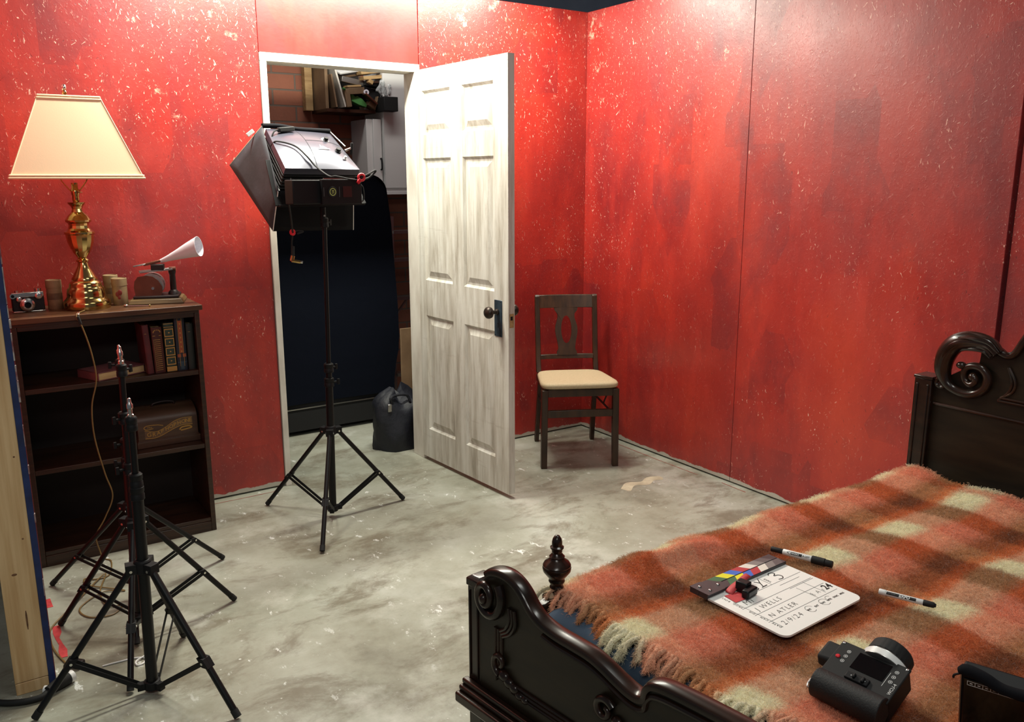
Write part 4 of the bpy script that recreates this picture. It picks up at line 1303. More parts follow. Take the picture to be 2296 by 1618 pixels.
g = G('void').box(-1.2, 0.02, 0.03, xr - 0.03, 0.5, 0.21).use('steel').box(-1.2, 0.012, 0.165, xr - 0.04, 0.02, 0.172)
g.build('base_frame', dr)
for x in (-1.1, 0.55):
    G('black_rub').cyl((x, 0.06, 0.028), (x, 0.10, 0.028), 0.028, seg=18).build('caster_wheel', dr)

bg_ = thing('cloth_bag', 'dark navy lumpy duffel bag on the floor behind the door', 'bag', (-1.140, 0.27, 0))
vs, fs = [], []
nk, nl = 28, 14
for j in range(nl + 1):
    t_ = j / nl
    zz = 0.325 * t_
    rr = 0.124 * (0.92 + 0.16 * math.sin(PI * (t_ * 0.85 + 0.1))) * (1 if t_ < 0.78 else (1 - ((t_ - 0.78) / 0.22) ** 2 * 0.72))
    for k in range(nk):
        an = 2 * PI * k / nk
        wob = 1 + 0.07 * math.sin(3 * an + 5 * t_) + 0.05 * math.sin(5 * an - 7 * t_) + 0.03 * math.sin(9 * an + 11 * t_)
        vs.append((rr * wob * 1.12 * math.cos(an), rr * wob * 0.85 * math.sin(an), zz + 0.045 * math.sin(2 * an + 1) * t_ ** 3 + 0.012 * math.sin(5 * an) * t_))
for j in range(nl):
    for k in range(nk):
        fs.append((j * nk + k, j * nk + (k + 1) % nk, (j + 1) * nk + (k + 1) % nk, (j + 1) * nk + k))
fs.append(tuple(range(nk - 1, -1, -1)))
fs.append(tuple(nl * nk + k for k in range(nk)))
G('bag').raw(vs, fs).build('body', bg_, smooth=60)
G('steel').box(-0.098, -0.098, 0.24, -0.074, -0.085, 0.285).build('zip_tag', bg_, bevel=0.004)
G('bag').tube(smooth_path([(-0.06, -0.075, 0.275), (-0.075, -0.085, 0.315), (-0.03, -0.07, 0.325), (0.03, -0.07, 0.318), (0.05, -0.075, 0.28)]), 0.008).build('grab_handle', bg_)

def board(name, label, m_, lo_, hi_, cat, grp=None, rot=None, loc=None):
    c_ = [(a + b) / 2 for a, b in zip(lo_, hi_)]
    h_ = [(b - a) / 2 for a, b in zip(lo_, hi_)]
    o = G(m_).box(-h_[0], -h_[1], -h_[2], h_[0], h_[1], h_[2]).build(name, None, bevel=0.002)
    o.location = c_
    if rot:
        o.rotation_euler = rot
    return tag(o, label, cat, grp)


board('plywood_sheet', 'brown plywood sheet standing behind the navy bag', 'board', (-0.93, 0.62, 0.0), (-0.70, 0.635, 0.62), 'board')
# step ladder glimpsed between the cloth and the door
la = thing('step_ladder', 'grey step ladder glimpsed between the navy cloth and the open door', 'ladder', (-0.70, 0.95, 0))
G('steel').bar((-0.13, 0, 0.0), (-0.06, 0.12, 1.28), 0.02, 0.05, up=(0, 1, 0)).build('rail', la)
G('steel').bar((0.30, 0, 0.0), (0.22, 0.12, 1.28), 0.02, 0.05, up=(0, 1, 0)).build('rail', la)
for zz in (0.25, 0.50, 0.75, 1.0, 1.18):
    G('steel').bar((-0.12 + 0.05 * zz, 0.094 * zz, zz), (0.29 - 0.05 * zz, 0.094 * zz, zz), 0.07, 0.02).build('tread', la)
G('steel').bar((-0.12, 0.30, 0.4), (0.28, 0.28, 0.9), 0.02, 0.01).build('diagonal_brace', la)

# white cupboards on the right of the back aisle
cb1 = thing('wall_cupboard', 'tall white cupboard hanging high at the right of the doorway', 'cupboard', (-0.66, 1.22, 1.43), 0, 'white wall cupboards')
G('cab').box(-0.062, 0, 0.0, 0.55, 0.28, 1.3).build('carcass', cb1, bevel=0.002)
G('cab').box(-0.062, -0.018, 0.03, 0.55, -0.001, 1.3).build('door', cb1, bevel=0.002)
G('cab').box(-0.066, -0.022, -0.012, 0.55, 0.28, 0.012).build('bottom_rail', cb1, bevel=0.002)
cb2 = thing('wall_cupboard', 'smaller white cupboard with dark handle, beside the taller one and under the dark box', 'cupboard', (-0.745, 1.235, 1.30), 0, 'white wall cupboards')
G('cab').box(-0.082, 0.012, 0.0, 0.015, 0.262, 0.60).build('carcass', cb2, bevel=0.002)
dd_ = G('cab').box(-0.042, -0.006, 0.0, 0.015, 0.0105, 0.60).build('door', cb2, bevel=0.002)
G('black').tube(smooth_path([(0.004, -0.006, 0.28), (0.004, -0.022, 0.285), (0.004, -0.022, 0.345), (0.004, -0.006, 0.35)]), 0.005, 8).build('handle', dd_)

# plank and open box of offcuts on the brick wall
board('wall_plank', 'upright brown plank fixed to the bricks left of the offcut shelf', 'raw_wood', (-1.155, 1.44, 1.952), (-1.105, 1.498, 2.75), 'plank')
sx = thing('offcut_shelf', 'open wooden wall shelf crammed with timber offcuts', 'shelf', (-0.86, 1.25, 1.955))
G('board').box(-0.235, 0.0, 0.0, -0.215, 0.245, 0.75).build('side_panel', sx)
G('dark_wood').box(-0.235, -0.02, -0.02, 0.095, 0.245, 0.0).build('bottom_board', sx)
G('shelf_back').box(-0.215, 0.235, 0.0, 0.095, 0.245, 0.75).build('back_panel', sx)
OG = 'timber offcuts in the wall shelf'
def offcut(label, c_, size, rot, m_='raw_wood', nm='timber_offcut', cat='offcut', grp=OG):
    o = G(m_).box(-size[0] / 2, -size[1] / 2, -size[2] / 2, size[0] / 2, size[1] / 2, size[2] / 2).build(nm, None, bevel=0.002)
    o.location = c_
    o.rotation_euler = [math.radians(a) for a in rot]
    return tag(o, label, cat, grp)
offcut('long pale-edged board leaning at the left of the offcut shelf', (-1.02, 1.265, 2.115), (0.012, 0.12, 0.31), (0, -15, 0), 'white_trim')
offcut('brown board leaning behind the pale-edged one in the offcut shelf', (-1.055, 1.30, 2.06), (0.012, 0.2, 0.20), (0, -8, 0), 'board')
offcut('brown block standing at the foot of the pale-edged board', (-0.968, 1.27, 2.02), (0.035, 0.16, 0.11), (0, -8, 0), 'board')
offcut('white sheet slanting at the top of the offcut shelf', (-0.95, 1.32, 2.215), (0.16, 0.2, 0.012), (20, -12, 10), 'cab')
offcut('grey pipe-like post lying across the middle of the offcuts', (-0.90, 1.27, 2.130), (0.17, 0.035, 0.035), (0, 8, 6), 'steel')
offcut('topmost pale timber end pointing out of the offcut shelf', (-0.80, 1.24, 2.19), (0.15, 0.06, 0.022), (0, -9, 8))
offcut('second pale timber end under the topmost one', (-0.775, 1.24, 2.158), (0.16, 0.06, 0.022), (0, -8, 5))
offcut('thin dark strip under the pale timber ends', (-0.745, 1.235, 2.130), (0.13, 0.05, 0.014), (0, -5, 4), 'dark_wood')
offcut('thin brown strip resting on the grey post', (-0.875, 1.30, 2.172), (0.22, 0.05, 0.014), (0, -10, 4), 'board')
offcut('small square timber end at the tip of the grey post', (-0.805, 1.225, 2.128), (0.032, 0.05, 0.026), (0, 25, 10))
offcut('wide brown box-like block left of the paper roll', (-0.905, 1.265, 2.068), (0.11, 0.12, 0.04), (0, -6, 5), 'board')
offcut('thin brown batten along the top of the wide brown block', (-0.91, 1.255, 2.098), (0.10, 0.06, 0.012), (0, -6, 5), 'raw_wood')
offcut('narrow pale batten upright left of the green foam', (-0.957, 1.25, 2.02), (0.012, 0.08, 0.11), (0, -10, 0))
offcut('reddish stick poking up under the paper roll', (-0.815, 1.195, 2.02), (0.012, 0.05, 0.10), (0, -52, 0), 'copper')
offcut('short brown stub at the bottom of the shelf beside the green foam', (-0.80, 1.24, 1.985), (0.05, 0.08, 0.03), (0, 30, 0), 'board')
offcut('thin upright stick leaning at the right end of the shelf bottom', (-0.765, 1.235, 1.998), (0.008, 0.05, 0.09), (0, 18, 0), 'board')
offcut('short brown stick standing beside the black box', (-0.735, 1.235, 1.985), (0.014, 0.05, 0.055), (0, 12, 0), 'board')
# green foam, paper roll, black boxes, plastic
g = G('green').prism([(-0.05, 0.035), (-0.035, 0.03), (-0.02, 0.012), (-0.005, 0.02), (0.015, 0.008), (0.03, 0.0), (0.06, -0.03), (0.055, -0.05), (0.0, -0.035), (-0.045, -0.015)], (0, 0, 0), (1, 0, 0), (0, 0, 1), (0, 0.05, 0))
o = g.build('foam_piece', None, bevel=0.002)
o.location = (-0.885, 1.225, 2.02)
tag(o, 'jagged green foam piece at the bottom of the offcut shelf', 'foam')
g = G('green').sphere((0, 0, 0), (0.012, 0.02, 0.006), 10, 6)
o = g.build('green_clip', None)
o.location, o.rotation_euler = (-0.995, 1.19, 2.072), (0, 0.7, 0)
tag(o, 'small light green scrap beside the pale-edged board', 'scrap')
g = G('paper').lathe([(0.008, -0.02), (0.017, -0.02), (0.017, 0.02), (0.008, 0.02), (0.008, -0.02)], (0, 0, 0), (0.1, 1, -0.1), 20, caps=False)
o = g.build('paper_roll', None)
o.location = (-0.838, 1.215, 2.060)
tag(o, 'white paper roll seen end-on among the offcuts', 'paper roll')
o = G('void').box(-0.075, -0.05, -0.045, 0.075, 0.10, 0.04).build('black_box', None, bevel=0.004)
o.location, o.rotation_euler = (-0.775, 1.295, 2.050), (0, math.radians(14), 0)
tag(o, 'tilted black box right of the paper roll in the offcut shelf', 'box')
o = G('void').box(-0.05, -0.05, -0.045, 0.05, 0.10, 0.045).build('black_box', None, bevel=0.004)
o.location = (-0.705, 1.17, 1.990)
tag(o, 'dark square box hanging over the small white cupboard', 'box')
o = G('black').box(-0.055, -0.03, -0.014, 0.055, 0.06, 0.014).build('power_strip', None, bevel=0.004)
o.location, o.rotation_euler = (-0.775, 1.255, 2.116), (0, math.radians(4), 0)
tag(o, 'black device lying under the timber ends in the offcut shelf', 'device')
vs, fs = [], []
for j in range(7):
    for i in range(7):
        vs.append((-0.045 + 0.015 * i, 0.012 * math.sin(i * 2.1 + j * 1.3), -0.04 + 0.0135 * j + 0.01 * math.sin(i * 1.7)))
for j in range(6):
    for i in range(6):
        fs.append((j * 7 + i, j * 7 + i + 1, (j + 1) * 7 + i + 1, (j + 1) * 7 + i))
o = G('plastic_bag').raw(vs, fs).build('plastic_sheet', None, smooth=20)
md = o.modifiers.new('thickness', 'SOLIDIFY')
md.thickness = 0.003
o.location, o.rotation_euler = (-0.715, 1.20, 2.085), (0, math.radians(28), 0)
tag(o, 'crumpled clear plastic sheet at the right of the offcuts', 'plastic sheet')

# ------------------------------------------------------------------ things on the floor by the wall end
def floor_tape(label, pts, wd_):
    P = [Vector((*p, 0)) for p in pts]
    vs, fs = [], []
    for i, p in enumerate(P):
        t_ = (P[min(i + 1, len(P) - 1)] - P[max(i - 1, 0)]).normalized()
        nrm = Vector((-t_.y, t_.x, 0)) * wd_[i] / 2
        for zz in (0.0004, 0.0012):
            vs += [tuple(p + nrm + Vector((0, 0, zz))), tuple(p - nrm + Vector((0, 0, zz)))]
    for i in range(len(P) - 1):
        a, b = 4 * i, 4 * i + 4
        fs += [(a + 2, a + 3, b + 3, b + 2), (a, b, b + 1, a + 1), (a, a + 2, b + 2, b), (a + 1, b + 1, b + 3, a + 3)]
    fs += [(0, 1, 3, 2), (4 * (len(P) - 1), 4 * (len(P) - 1) + 2, 4 * (len(P) - 1) + 3, 4 * (len(P) - 1) + 1)]
    return tag(G('red_tape').raw(vs, fs).build('floor_tape', None, smooth=0), label, 'tape', 'red tape on the floor')
floor_tape('longer torn red tape strip on the floor beside the stud wall', [(-3.021, -0.897), (-3.022, -0.95), (-3.026, -0.99), (-3.020, -1.04), (-3.019, -1.085), (-3.020, -1.132)], [0.022, 0.026, 0.012, 0.012, 0.026, 0.020])
floor_tape('short red tape piece on the floor further along the stud wall', [(-3.030, -0.665), (-3.026, -0.70), (-3.027, -0.738)], [0.026, 0.02, 0.026])
pc_ = thing('power_cable', 'thick black cable with rubber connector at the foot of the stud wall', 'cable', (-3.08, -1.335, 0))
G('black_rub').tube(smooth_path([(-0.45, 0.18, 0.010), (-0.22, 0.085, 0.010), (-0.10, 0.0, 0.010), (-0.03, -0.02, 0.011), (0.0, -0.004, 0.016)], 8), 0.0095, 10).build('cord', pc_)
G('black_rub').tube([(-0.005, -0.008, 0.019), (0.03, 0.018, 0.019), (0.055, 0.032, 0.019)], [0.013, 0.019, 0.0185], 14).build('connector', pc_)
G('white').cyl((0.056, 0.033, 0.019), (0.068, 0.040, 0.019), 0.018, seg=18).build('socket_face', pc_)
G('white').cyl((-0.012, 0.012, 0.014), (-0.002, 0.006, 0.014), 0.013, seg=14).build('strain_relief', pc_)
wc = G('white').tube(smooth_path([(-2.925, -1.262, 0.003), (-2.90, -1.262, 0.003), (-2.872, -1.264, 0.003), (-2.835, -1.268, 0.003), (-2.805, -1.285, 0.003), (-2.812, -1.315, 0.003), (-2.832, -1.318, 0.004), (-2.83, -1.295, 0.006), (-2.80, -1.28, 0.008)], 7), 0.0026, 8).build('white_cord', None)
tag(wc, 'thin white cord with a loop on the floor behind the nearest stand', 'cord')

# ------------------------------------------------------------------ bed
bed = thing('bed_frame', 'carved dark mahogany bed with scrolled headboard and curved footboard', 'bed', (-1.35, -3.15, 0))
BO = Vector((-1.35, -3.15, 0))
HALF = 0.70            # half width of the foot and head boards
# ---- footboard: local s along the board from its left end, t outwards (towards camera side), z up
FA = math.radians(-90 + 8.0)
fo = Vector((-2.25, -2.47, 0)) - BO
fs_ = Vector((math.cos(FA), math.sin(FA), 0))
ft_ = Vector((-fs_.y, fs_.x, 0))       # towards the mattress
FZ = Vector((0, 0, 1))
FW = 1.37


def fp(s, z, t=0.0):
    return fo + fs_ * s + ft_ * t + FZ * z


half = [(0.0, 0.606), (0.008, 0.640), (0.028, 0.668), (0.055, 0.683), (0.090, 0.687), (0.120, 0.680), (0.145, 0.664), (0.165, 0.643), (0.185, 0.628), (0.210, 0.618), (0.250, 0.612), (0.300, 0.611),
        (0.345, 0.609), (0.380, 0.601), (0.415, 0.589), (0.445, 0.580), (0.470, 0.578), (0.488, 0.586), (0.493, 0.605), (0.505, 0.620), (0.530, 0.627), (0.570, 0.630), (0.630, 0.632), (0.685, 0.633)]
half = [(s, z - 0.027) for s, z in half]
prof = half + [(FW - s, z) for s, z in reversed(half[:-1])]
poly = [(0.0, 0.13)] + prof + [(FW, 0.13)]
G('bed_panel').prism(poly, fo + ft_ * 0.0, fs_, FZ, ft_ * 0.024).build('footboard_panel', bed, smooth=30)
# rounded top cap following the profile
def strip(prof, lo_t, hi_t, th, g, drop=0.0):
    """sweep a rounded rectangular section along a profile in the s-z plane."""
    n = len(prof)
    sec = []
    for k in range(8):
        an = PI * k / 7
        sec.append((lo_t + (hi_t - lo_t) * (0.5 - 0.5 * math.cos(an)), th * 0.35 + th * 0.65 * math.sin(an) ** 0.7))
    sec = [(lo_t, -th * 0.5)] + sec + [(hi_t, -th * 0.5)]
    m = len(sec)
    vs, fs = [], []
    for i, (s, z) in enumerate(prof):
        a, b = prof[max(i - 1, 0)], prof[min(i + 1, n - 1)]
        t_ = Vector((b[0] - a[0], b[1] - a[1])).normalized()
        nr = Vector((-t_.y, t_.x))
        for tt, hh in sec:
            vs.append(tuple(fp(s + nr.x * hh, z + nr.y * hh - drop, tt)))
    for i in range(n - 1):
        for k in range(m):
            k2 = (k + 1) % m
            fs.append((i * m + k, (i + 1) * m + k, (i + 1) * m + k2, i * m + k2))
    fs.append(tuple(range(m)))
    fs.append(tuple((n - 1) * m + k for k in reversed(range(m))))
    return g.raw(vs, fs)
dense = [(p.x, p.y) for p in smooth_path([(s, z, 0) for s, z in prof], 4)]
strip(dense[8:-8], -0.009, 0.030, 0.011, G('bed_wood')).build('top_cap', bed, smooth=50)
inset = [(s, z - 0.022) for s, z in dense[36:-36]]
g = G('bed_wood').tube([fp(s, z, -0.001) for s, z in inset], 0.006, 8)
g.build('cap_bead', bed)
# end posts of the footboard
for s0, sg in ((-0.022, 1), (FW + 0.022, -1)):
    g = G('bed_wood')
    a, b = (s0 - 0.022, s0 + 0.022)
    def bx(s0_, s1_, t0, t1, z0, z1):
        g.hexa([fp(s0_, z0, t0), fp(s1_, z0, t0), fp(s1_, z0, t1), fp(s0_, z0, t1)], [fp(s0_, z1, t0), fp(s1_, z1, t0), fp(s1_, z1, t1), fp(s0_, z1, t1)])
    bx(a, b, 0.0, 0.05, 0.0, 0.59)
    bx(a - 0.003, b + 0.003, -0.003, 0.053, 0.59, 0.608)
    g.hexa([fp(a - 0.003, 0.608, -0.003), fp(b + 0.003, 0.608, -0.003), fp(b + 0.003, 0.608, 0.053), fp(a - 0.003, 0.608, 0.053)],
           [fp(a + 0.008, 0.616, 0.008), fp(b - 0.008, 0.616, 0.008), fp(b - 0.008, 0.616, 0.042), fp(a + 0.008, 0.616, 0.042)])
    bx(a + 0.006, a + 0.010, -0.004, 0.0, 0.36, 0.58)
    bx(b - 0.010, b - 0.006, -0.004, 0.0, 0.36, 0.58)
    g.build('foot_post', bed, bevel=0.003)
# heavy lower moulding
g = G('bed_wood')
for z0, z1, t0 in ((0.300, 0.325, -0.040), (0.325, 0.338, -0.028), (0.338, 0.352, -0.018), (0.286, 0.300, -0.026)):
    g.hexa([fp(-0.05, z0, t0), fp(FW + 0.05, z0, t0), fp(FW + 0.05, z0, 0.0), fp(-0.05, z0, 0.0)], [fp(-0.05, z1, t0), fp(FW + 0.05, z1, t0), fp(FW + 0.05, z1, 0.0), fp(-0.05, z1, 0.0)])
g.hexa([fp(-0.046, z_, t_) for z_, t_ in ((0.13, -0.012), (0.13, -0.012))] * 2, [fp(-0.046, 0.2, -0.012)] * 4) if False else None
g.hexa([fp(0.03, 0.13, -0.010), fp(FW - 0.03, 0.13, -0.010), fp(FW - 0.03, 0.13, 0.0), fp(0.03, 0.13, 0.0)], [fp(0.03, 0.286, -0.010), fp(FW - 0.03, 0.286, -0.010), fp(FW - 0.03, 0.286, 0.0), fp(0.03, 0.286, 0.0)])
g.build('lower_moulding', bed, bevel=0.004)
# framing bead inside the panel, volutes and carved corners on both sides
for sg in (1, -1):
    X = (lambda s: s) if sg == 1 else (lambda s: FW - s)
    g = G('bed_wood')
    for off in (0.0, 0.010, 0.020):
        g.tube([fp(X(0.058 + off), 0.392 + off * 1.1, -0.002), fp(X(0.058 + off), 0.525, -0.002)], 0.0042, 8)
        g.tube([fp(X(0.115), 0.388 + off * 1.0, -0.002), fp(X(0.36), 0.388 + off, -0.002)], 0.0042, 8)
    g.build('panel_bead', bed)
    # volute at the top corner
    g = G('bed_wood')
    c0 = (0.040, 0.594)
    pts, rad = [], []
    for k in range(44):
        an = PI * 0.25 - 2 * PI * 1.55 * k / 43
        rr = 0.046 * (1 - k / 43) ** 0.85 + 0.006
        pts.append(fp(X(c0[0] + rr * math.cos(an) * 0.85), c0[1] + rr * math.sin(an), -0.004 - 0.020 * (k / 43)))
        rad.append(0.0125 * (1 - 0.45 * k / 43))
    g.tube(pts, rad, 10)
    g.sphere(fp(X(c0[0]), c0[1], -0.022), (0.011, 0.011, 0.013), 12, 8)
    g.build('volute', bed)
    g = G('bed_wood')
    for off in (0.0, 0.009, 0.018):
        g.tube(smooth_path([fp(X(0.104 + off), 0.590, -0.003), fp(X(0.108 + off), 0.564 - off * 0.4, -0.004), fp(X(0.098 + off * 0.8), 0.540 - off * 0.5, -0.004), fp(X(0.076 + off * 0.5), 0.523 - off * 0.6, -0.003)], 5), 0.0045, 8)
    g.build('reeded_leaf', bed)
    # carved spray at the lower corner
    g = G('bed_wood')
    pts, rad = [], []
    for k in range(24):
        an = PI * 1.5 - 2 * PI * 0.95 * k / 23
        rr = 0.024 * (1 - k / 30)
        pts.append(fp(X(0.078 + rr * math.cos(an)), 0.445 + rr * 1.15 * math.sin(an), -0.008))
        rad.append(0.0085 * (1 - 0.4 * k / 23))
    g.tube(pts, rad, 10)
    for (s, z, a, b) in ((0.088, 0.418, 0.020, 0.014), (0.105, 0.408, 0.018, 0.014), (0.122, 0.402, 0.016, 0.013), (0.140, 0.392, 0.014, 0.009), (0.158, 0.390, 0.012, 0.009)):
        g.sphere(fp(X(s), z, -0.004), (a * 0.6, a, b), 12, 8)
    g.build('corner_carving', bed, label='carved leaf spray in the panel corner')
    # mid carving by the dip
    g = G('bed_wood')
    pts, rad = [], []
    for k in range(26):
        an = PI * 0.2 + 2 * PI * 1.1 * k / 25
        rr = 0.028 * (1 - k / 32)
        pts.append(fp(X(0.395 + rr * math.cos(an)), 0.490 + rr * math.sin(an), -0.008))
        rad.append(0.009 * (1 - 0.4 * k / 25))
    g.tube(pts, rad, 10)
    for (s, z, a) in ((0.425, 0.475, 0.016), (0.445, 0.462, 0.014), (0.415, 0.455, 0.013)):
        g.sphere(fp(X(s), z, -0.004), (a * 0.6, a, a * 0.9), 12, 8)
    for off in (0.0, 0.010, 0.02):
        g.tube(smooth_path([fp(X(0.55 - off * 0.2), 0.505 - off, -0.003), fp(X(0.50 - off * 0.4), 0.500 - off, -0.004), fp(X(0.475 - off * 0.3), 0.472 - off, -0.003), fp(X(0.47 - off * 0.2), 0.43 - off, -0.002)], 5), 0.005, 8)
    g.build('scroll_carving', bed)
# inner corner posts with turned finials, joined to the footboard by a dipped bracket; side rails
for ys in (-2.50, -3.80):
    p0 = Vector((-2.052, ys, 0)) - BO
    post = G('bed_wood').box(p0.x - 0.026, p0.y - 0.026, 0.0, p0.x + 0.026, p0.y + 0.026, 0.535).build('corner_post', bed, bevel=0.004)
    G('bed_wood').lathe([(0.018, 0.0), (0.016, 0.008), (0.0135, 0.022), (0.0175, 0.026), (0.0150, 0.032), (0.020, 0.042), (0.0185, 0.048), (0.026, 0.058), (0.0335, 0.068), (0.0350, 0.076), (0.033, 0.080), (0.034, 0.083),
                         (0.030, 0.090), (0.021, 0.096), (0.0175, 0.102), (0.019, 0.105), (0.015, 0.109), (0.012, 0.114), (0.013, 0.119), (0.0125, 0.122), (0.0165, 0.126), (0.0165, 0.129), (0.0125, 0.132), (0.0125, 0.142), (0.0105, 0.150), (0.006, 0.157), (0.001, 0.159)],
                        p0 + Vector((0, 0, 0.531)), seg=28).build('finial', post)
    q0 = Vector((-2.19 if ys > -3 else -2.02, ys, 0)) - BO
    br = [(q0.x, 0.555), (q0.x + (p0.x - q0.x) * 0.35, 0.533), (q0.x + (p0.x - q0.x) * 0.7, 0.528), (p0.x - 0.02, 0.535)]
    if ys > -3:
        vs_ = [(x, z) for x, z in br] + [(p0.x - 0.02, 0.22), (q0.x, 0.22)]
        G('bed_wood').prism(vs_, (0, p0.y - 0.014, 0), (1, 0, 0), (0, 0, 1), (0, 0.028, 0)).build('bracket', bed, bevel=0.004)
    G('bed_wood').box(p0.x + 0.026, p0.y - 0.014, 0.20, -0.47 - BO.x, p0.y + 0.014, 0.38).build('side_rail', bed, bevel=0.004)

# ---- headboard, plane x = -0.50 facing the foot
HX = -0.50
hp = lambda y, z, d=0.0: Vector((HX - d, y, z)) - BO
CY = -3.15
crest = [(-2.645, 0.855), (-2.646, 0.947), (-2.648, 0.985), (-2.663, 1.010), (-2.691, 0.997), (-2.712, 0.983), (-2.731, 0.980), (-2.751, 0.993), (-2.773, 1.038), (-2.80, 1.085), (-2.85, 1.14), (-2.92, 1.18), (-3.0, 1.21), (-3.15, 1.22)]
lft = [(-2.50, 0.15), (-2.50, 0.858), (-2.545, 0.858), (-2.556, 0.885), (-2.585, 0.905), (-2.610, 0.922), (-2.640, 0.934)] + crest[1:-1]
poly = lft + [(-3.15, 1.22)] + [(2 * CY - y, z) for y, z in reversed(lft)]
G('bed_panel').prism(poly, hp(0, 0, 0), (0, 1, 0), (0, 0, 1), (0.035, 0, 0)).build('headboard_panel', bed, smooth=30)
for ys in (-2.478, 2 * CY + 2.478):
    a = ys - BO.y
    x0 = HX - BO.x
    g = G('bed_wood').box(x0 - 0.018, a - 0.030, 0.0, x0 + 0.05, a + 0.030, 0.862).box(x0 - 0.021, a - 0.033, 0.862, x0 + 0.053, a + 0.033, 0.872)
    for dy in (-0.018, 0.018):
        g.box(x0 - 0.022, a + dy - 0.004, 0.3, x0 - 0.017, a + dy + 0.004, 0.845)
    g.build('head_post', bed, bevel=0.003)
for sg in (1, -1):
    Yf = (lambda y: y) if sg == 1 else (lambda y: 2 * CY - y)
    sc = [(-2.705, 0.984), (-2.674, 1.010), (-2.619, 1.014), (-2.574, 0.998), (-2.545, 0.958), (-2.537, 0.908), (-2.552, 0.867), (-2.580, 0.846), (-2.617, 0.839), (-2.650, 0.845), (-2.676, 0.868), (-2.682, 0.902),
          (-2.666, 0.928), (-2.640, 0.934), (-2.616, 0.924), (-2.609, 0.901), (-2.617, 0.881), (-2.635, 0.873), (-2.648, 0.882), (-2.648, 0.895), (-2.639, 0.899)]
    ra = [0.016, 0.020, 0.024, 0.026, 0.026, 0.023, 0.016, 0.013, 0.013, 0.0125, 0.012, 0.0115, 0.011, 0.0105, 0.010, 0.0095, 0.009, 0.0085, 0.008, 0.009, 0.010]
    pth = smooth_path([hp(Yf(y), z, 0.012 + 0.004 * (k > 11) + 0.006 * (k > 16)) for k, (y, z) in enumerate(sc)], 5)
    rr = list(np.interp(np.linspace(0, len(sc) - 1, len(pth)), range(len(sc)), [v_ * 1.18 for v_ in ra]))
    so = G('bed_wood').tube(pth, rr, 12).build('scroll', bed)
    # acanthus ribs over the scroll's back
    g = G('bed_wood')
    for k, off in enumerate((-0.026, -0.014, -0.003, 0.009, 0.020)):
        rib = []
        for j in range(0, 6):
            y, z = sc[j]
            c = Vector((-2.625, 0.925))
            d = (Vector((y, z)) - c).normalized()
            rib.append(hp(Yf(y + d.x * off * (1 - 0.1 * j)), z + d.y * off, 0.037 + 0.005 * math.sin(j * 1.3 + k * 2) - abs(off) * 0.7))
        g.tube(smooth_path(rib, 5), list(np.interp(np.linspace(0, 1, 26), [0, 0.3, 0.8, 1], [0.003, 0.0085, 0.0075, 0.003])), 8)
    g.build('acanthus_rib', so)
    g = G('bed_wood')
    g.sphere(hp(Yf(-2.640), 0.899, 0.02), (0.014, 0.014, 0.014), 12, 8)
    g.sphere(hp(Yf(-2.600), 0.930, 0.02), (0.014, 0.016, 0.012), 12, 8)
    g.build('scroll_eye', so)
    g = G('bed_wood')
    pts = [hp(Yf(-2.533 + 0.019 * (1 - k / 26) * math.cos(PI + 2 * PI * k / 14)), 0.860 + 0.019 * (1 - k / 26) * math.sin(PI + 2 * PI * k / 14), 0.010) for k in range(22)]
    g.tube(pts, 0.007, 8).build('small_scroll', bed)
    g = G('bed_wood')
    for off in (0, 0.010):
        g.tube(smooth_path([hp(Yf(-2.735 - off * 0.3), 0.945, 0.002), hp(Yf(-2.750 - off), 0.905, 0.002), hp(Yf(-2.745 - off), 0.870, 0.002), hp(Yf(-2.716 - off * 0.6), 0.836 + off, 0.002)], 6), 0.0045, 8)
        g.tube([hp(Yf(-2.716 - off * 0.6), 0.836 + off, 0.002), hp(CY, 0.836 + off, 0.002)], 0.0045, 8)
    vl = [(-2.700, 0.992), (-2.715, 0.984), (-2.733, 0.981), (-2.752, 0.994), (-2.773, 1.038), (-2.80, 1.085), (-2.85, 1.14), (-2.92, 1.18), (-3.0, 1.21), (-3.15, 1.22)]
    g.tube(smooth_path([hp(Yf(y), z, 0.004) for y, z in vl], 5), 0.012, 10)
    g.build('arch_moulding', bed)
G('bed_wood').tube([hp(-2.512, 0.783, 0.0), hp(2 * CY + 2.512, 0.783, 0.0)], 0.006, 8).build('panel_bead', bed)

# ------------------------------------------------------------------ mattress with blue sheet
ma = thing('mattress', 'mattress in a dusty blue fitted sheet on the carved bed', 'mattress', (-1.29, -3.15, 0.20))
ob = G('sheet').hexa([(-0.645, -0.635, 0.004), (0.765, -0.635, 0.004), (0.765, 0.640, 0.004), (-0.834, 0.640, 0.004)], [(-0.645, -0.635, 0.331), (0.765, -0.635, 0.331), (0.765, 0.640, 0.331), (-0.834, 0.640, 0.331)]).build('fitted_sheet', ma, bevel=0.05, seg=5)

# ------------------------------------------------------------------ mohair blanket
def fold(y, y0, y1):
    return max(0.0, min(1.0, (y - y0) / (y1 - y0)))


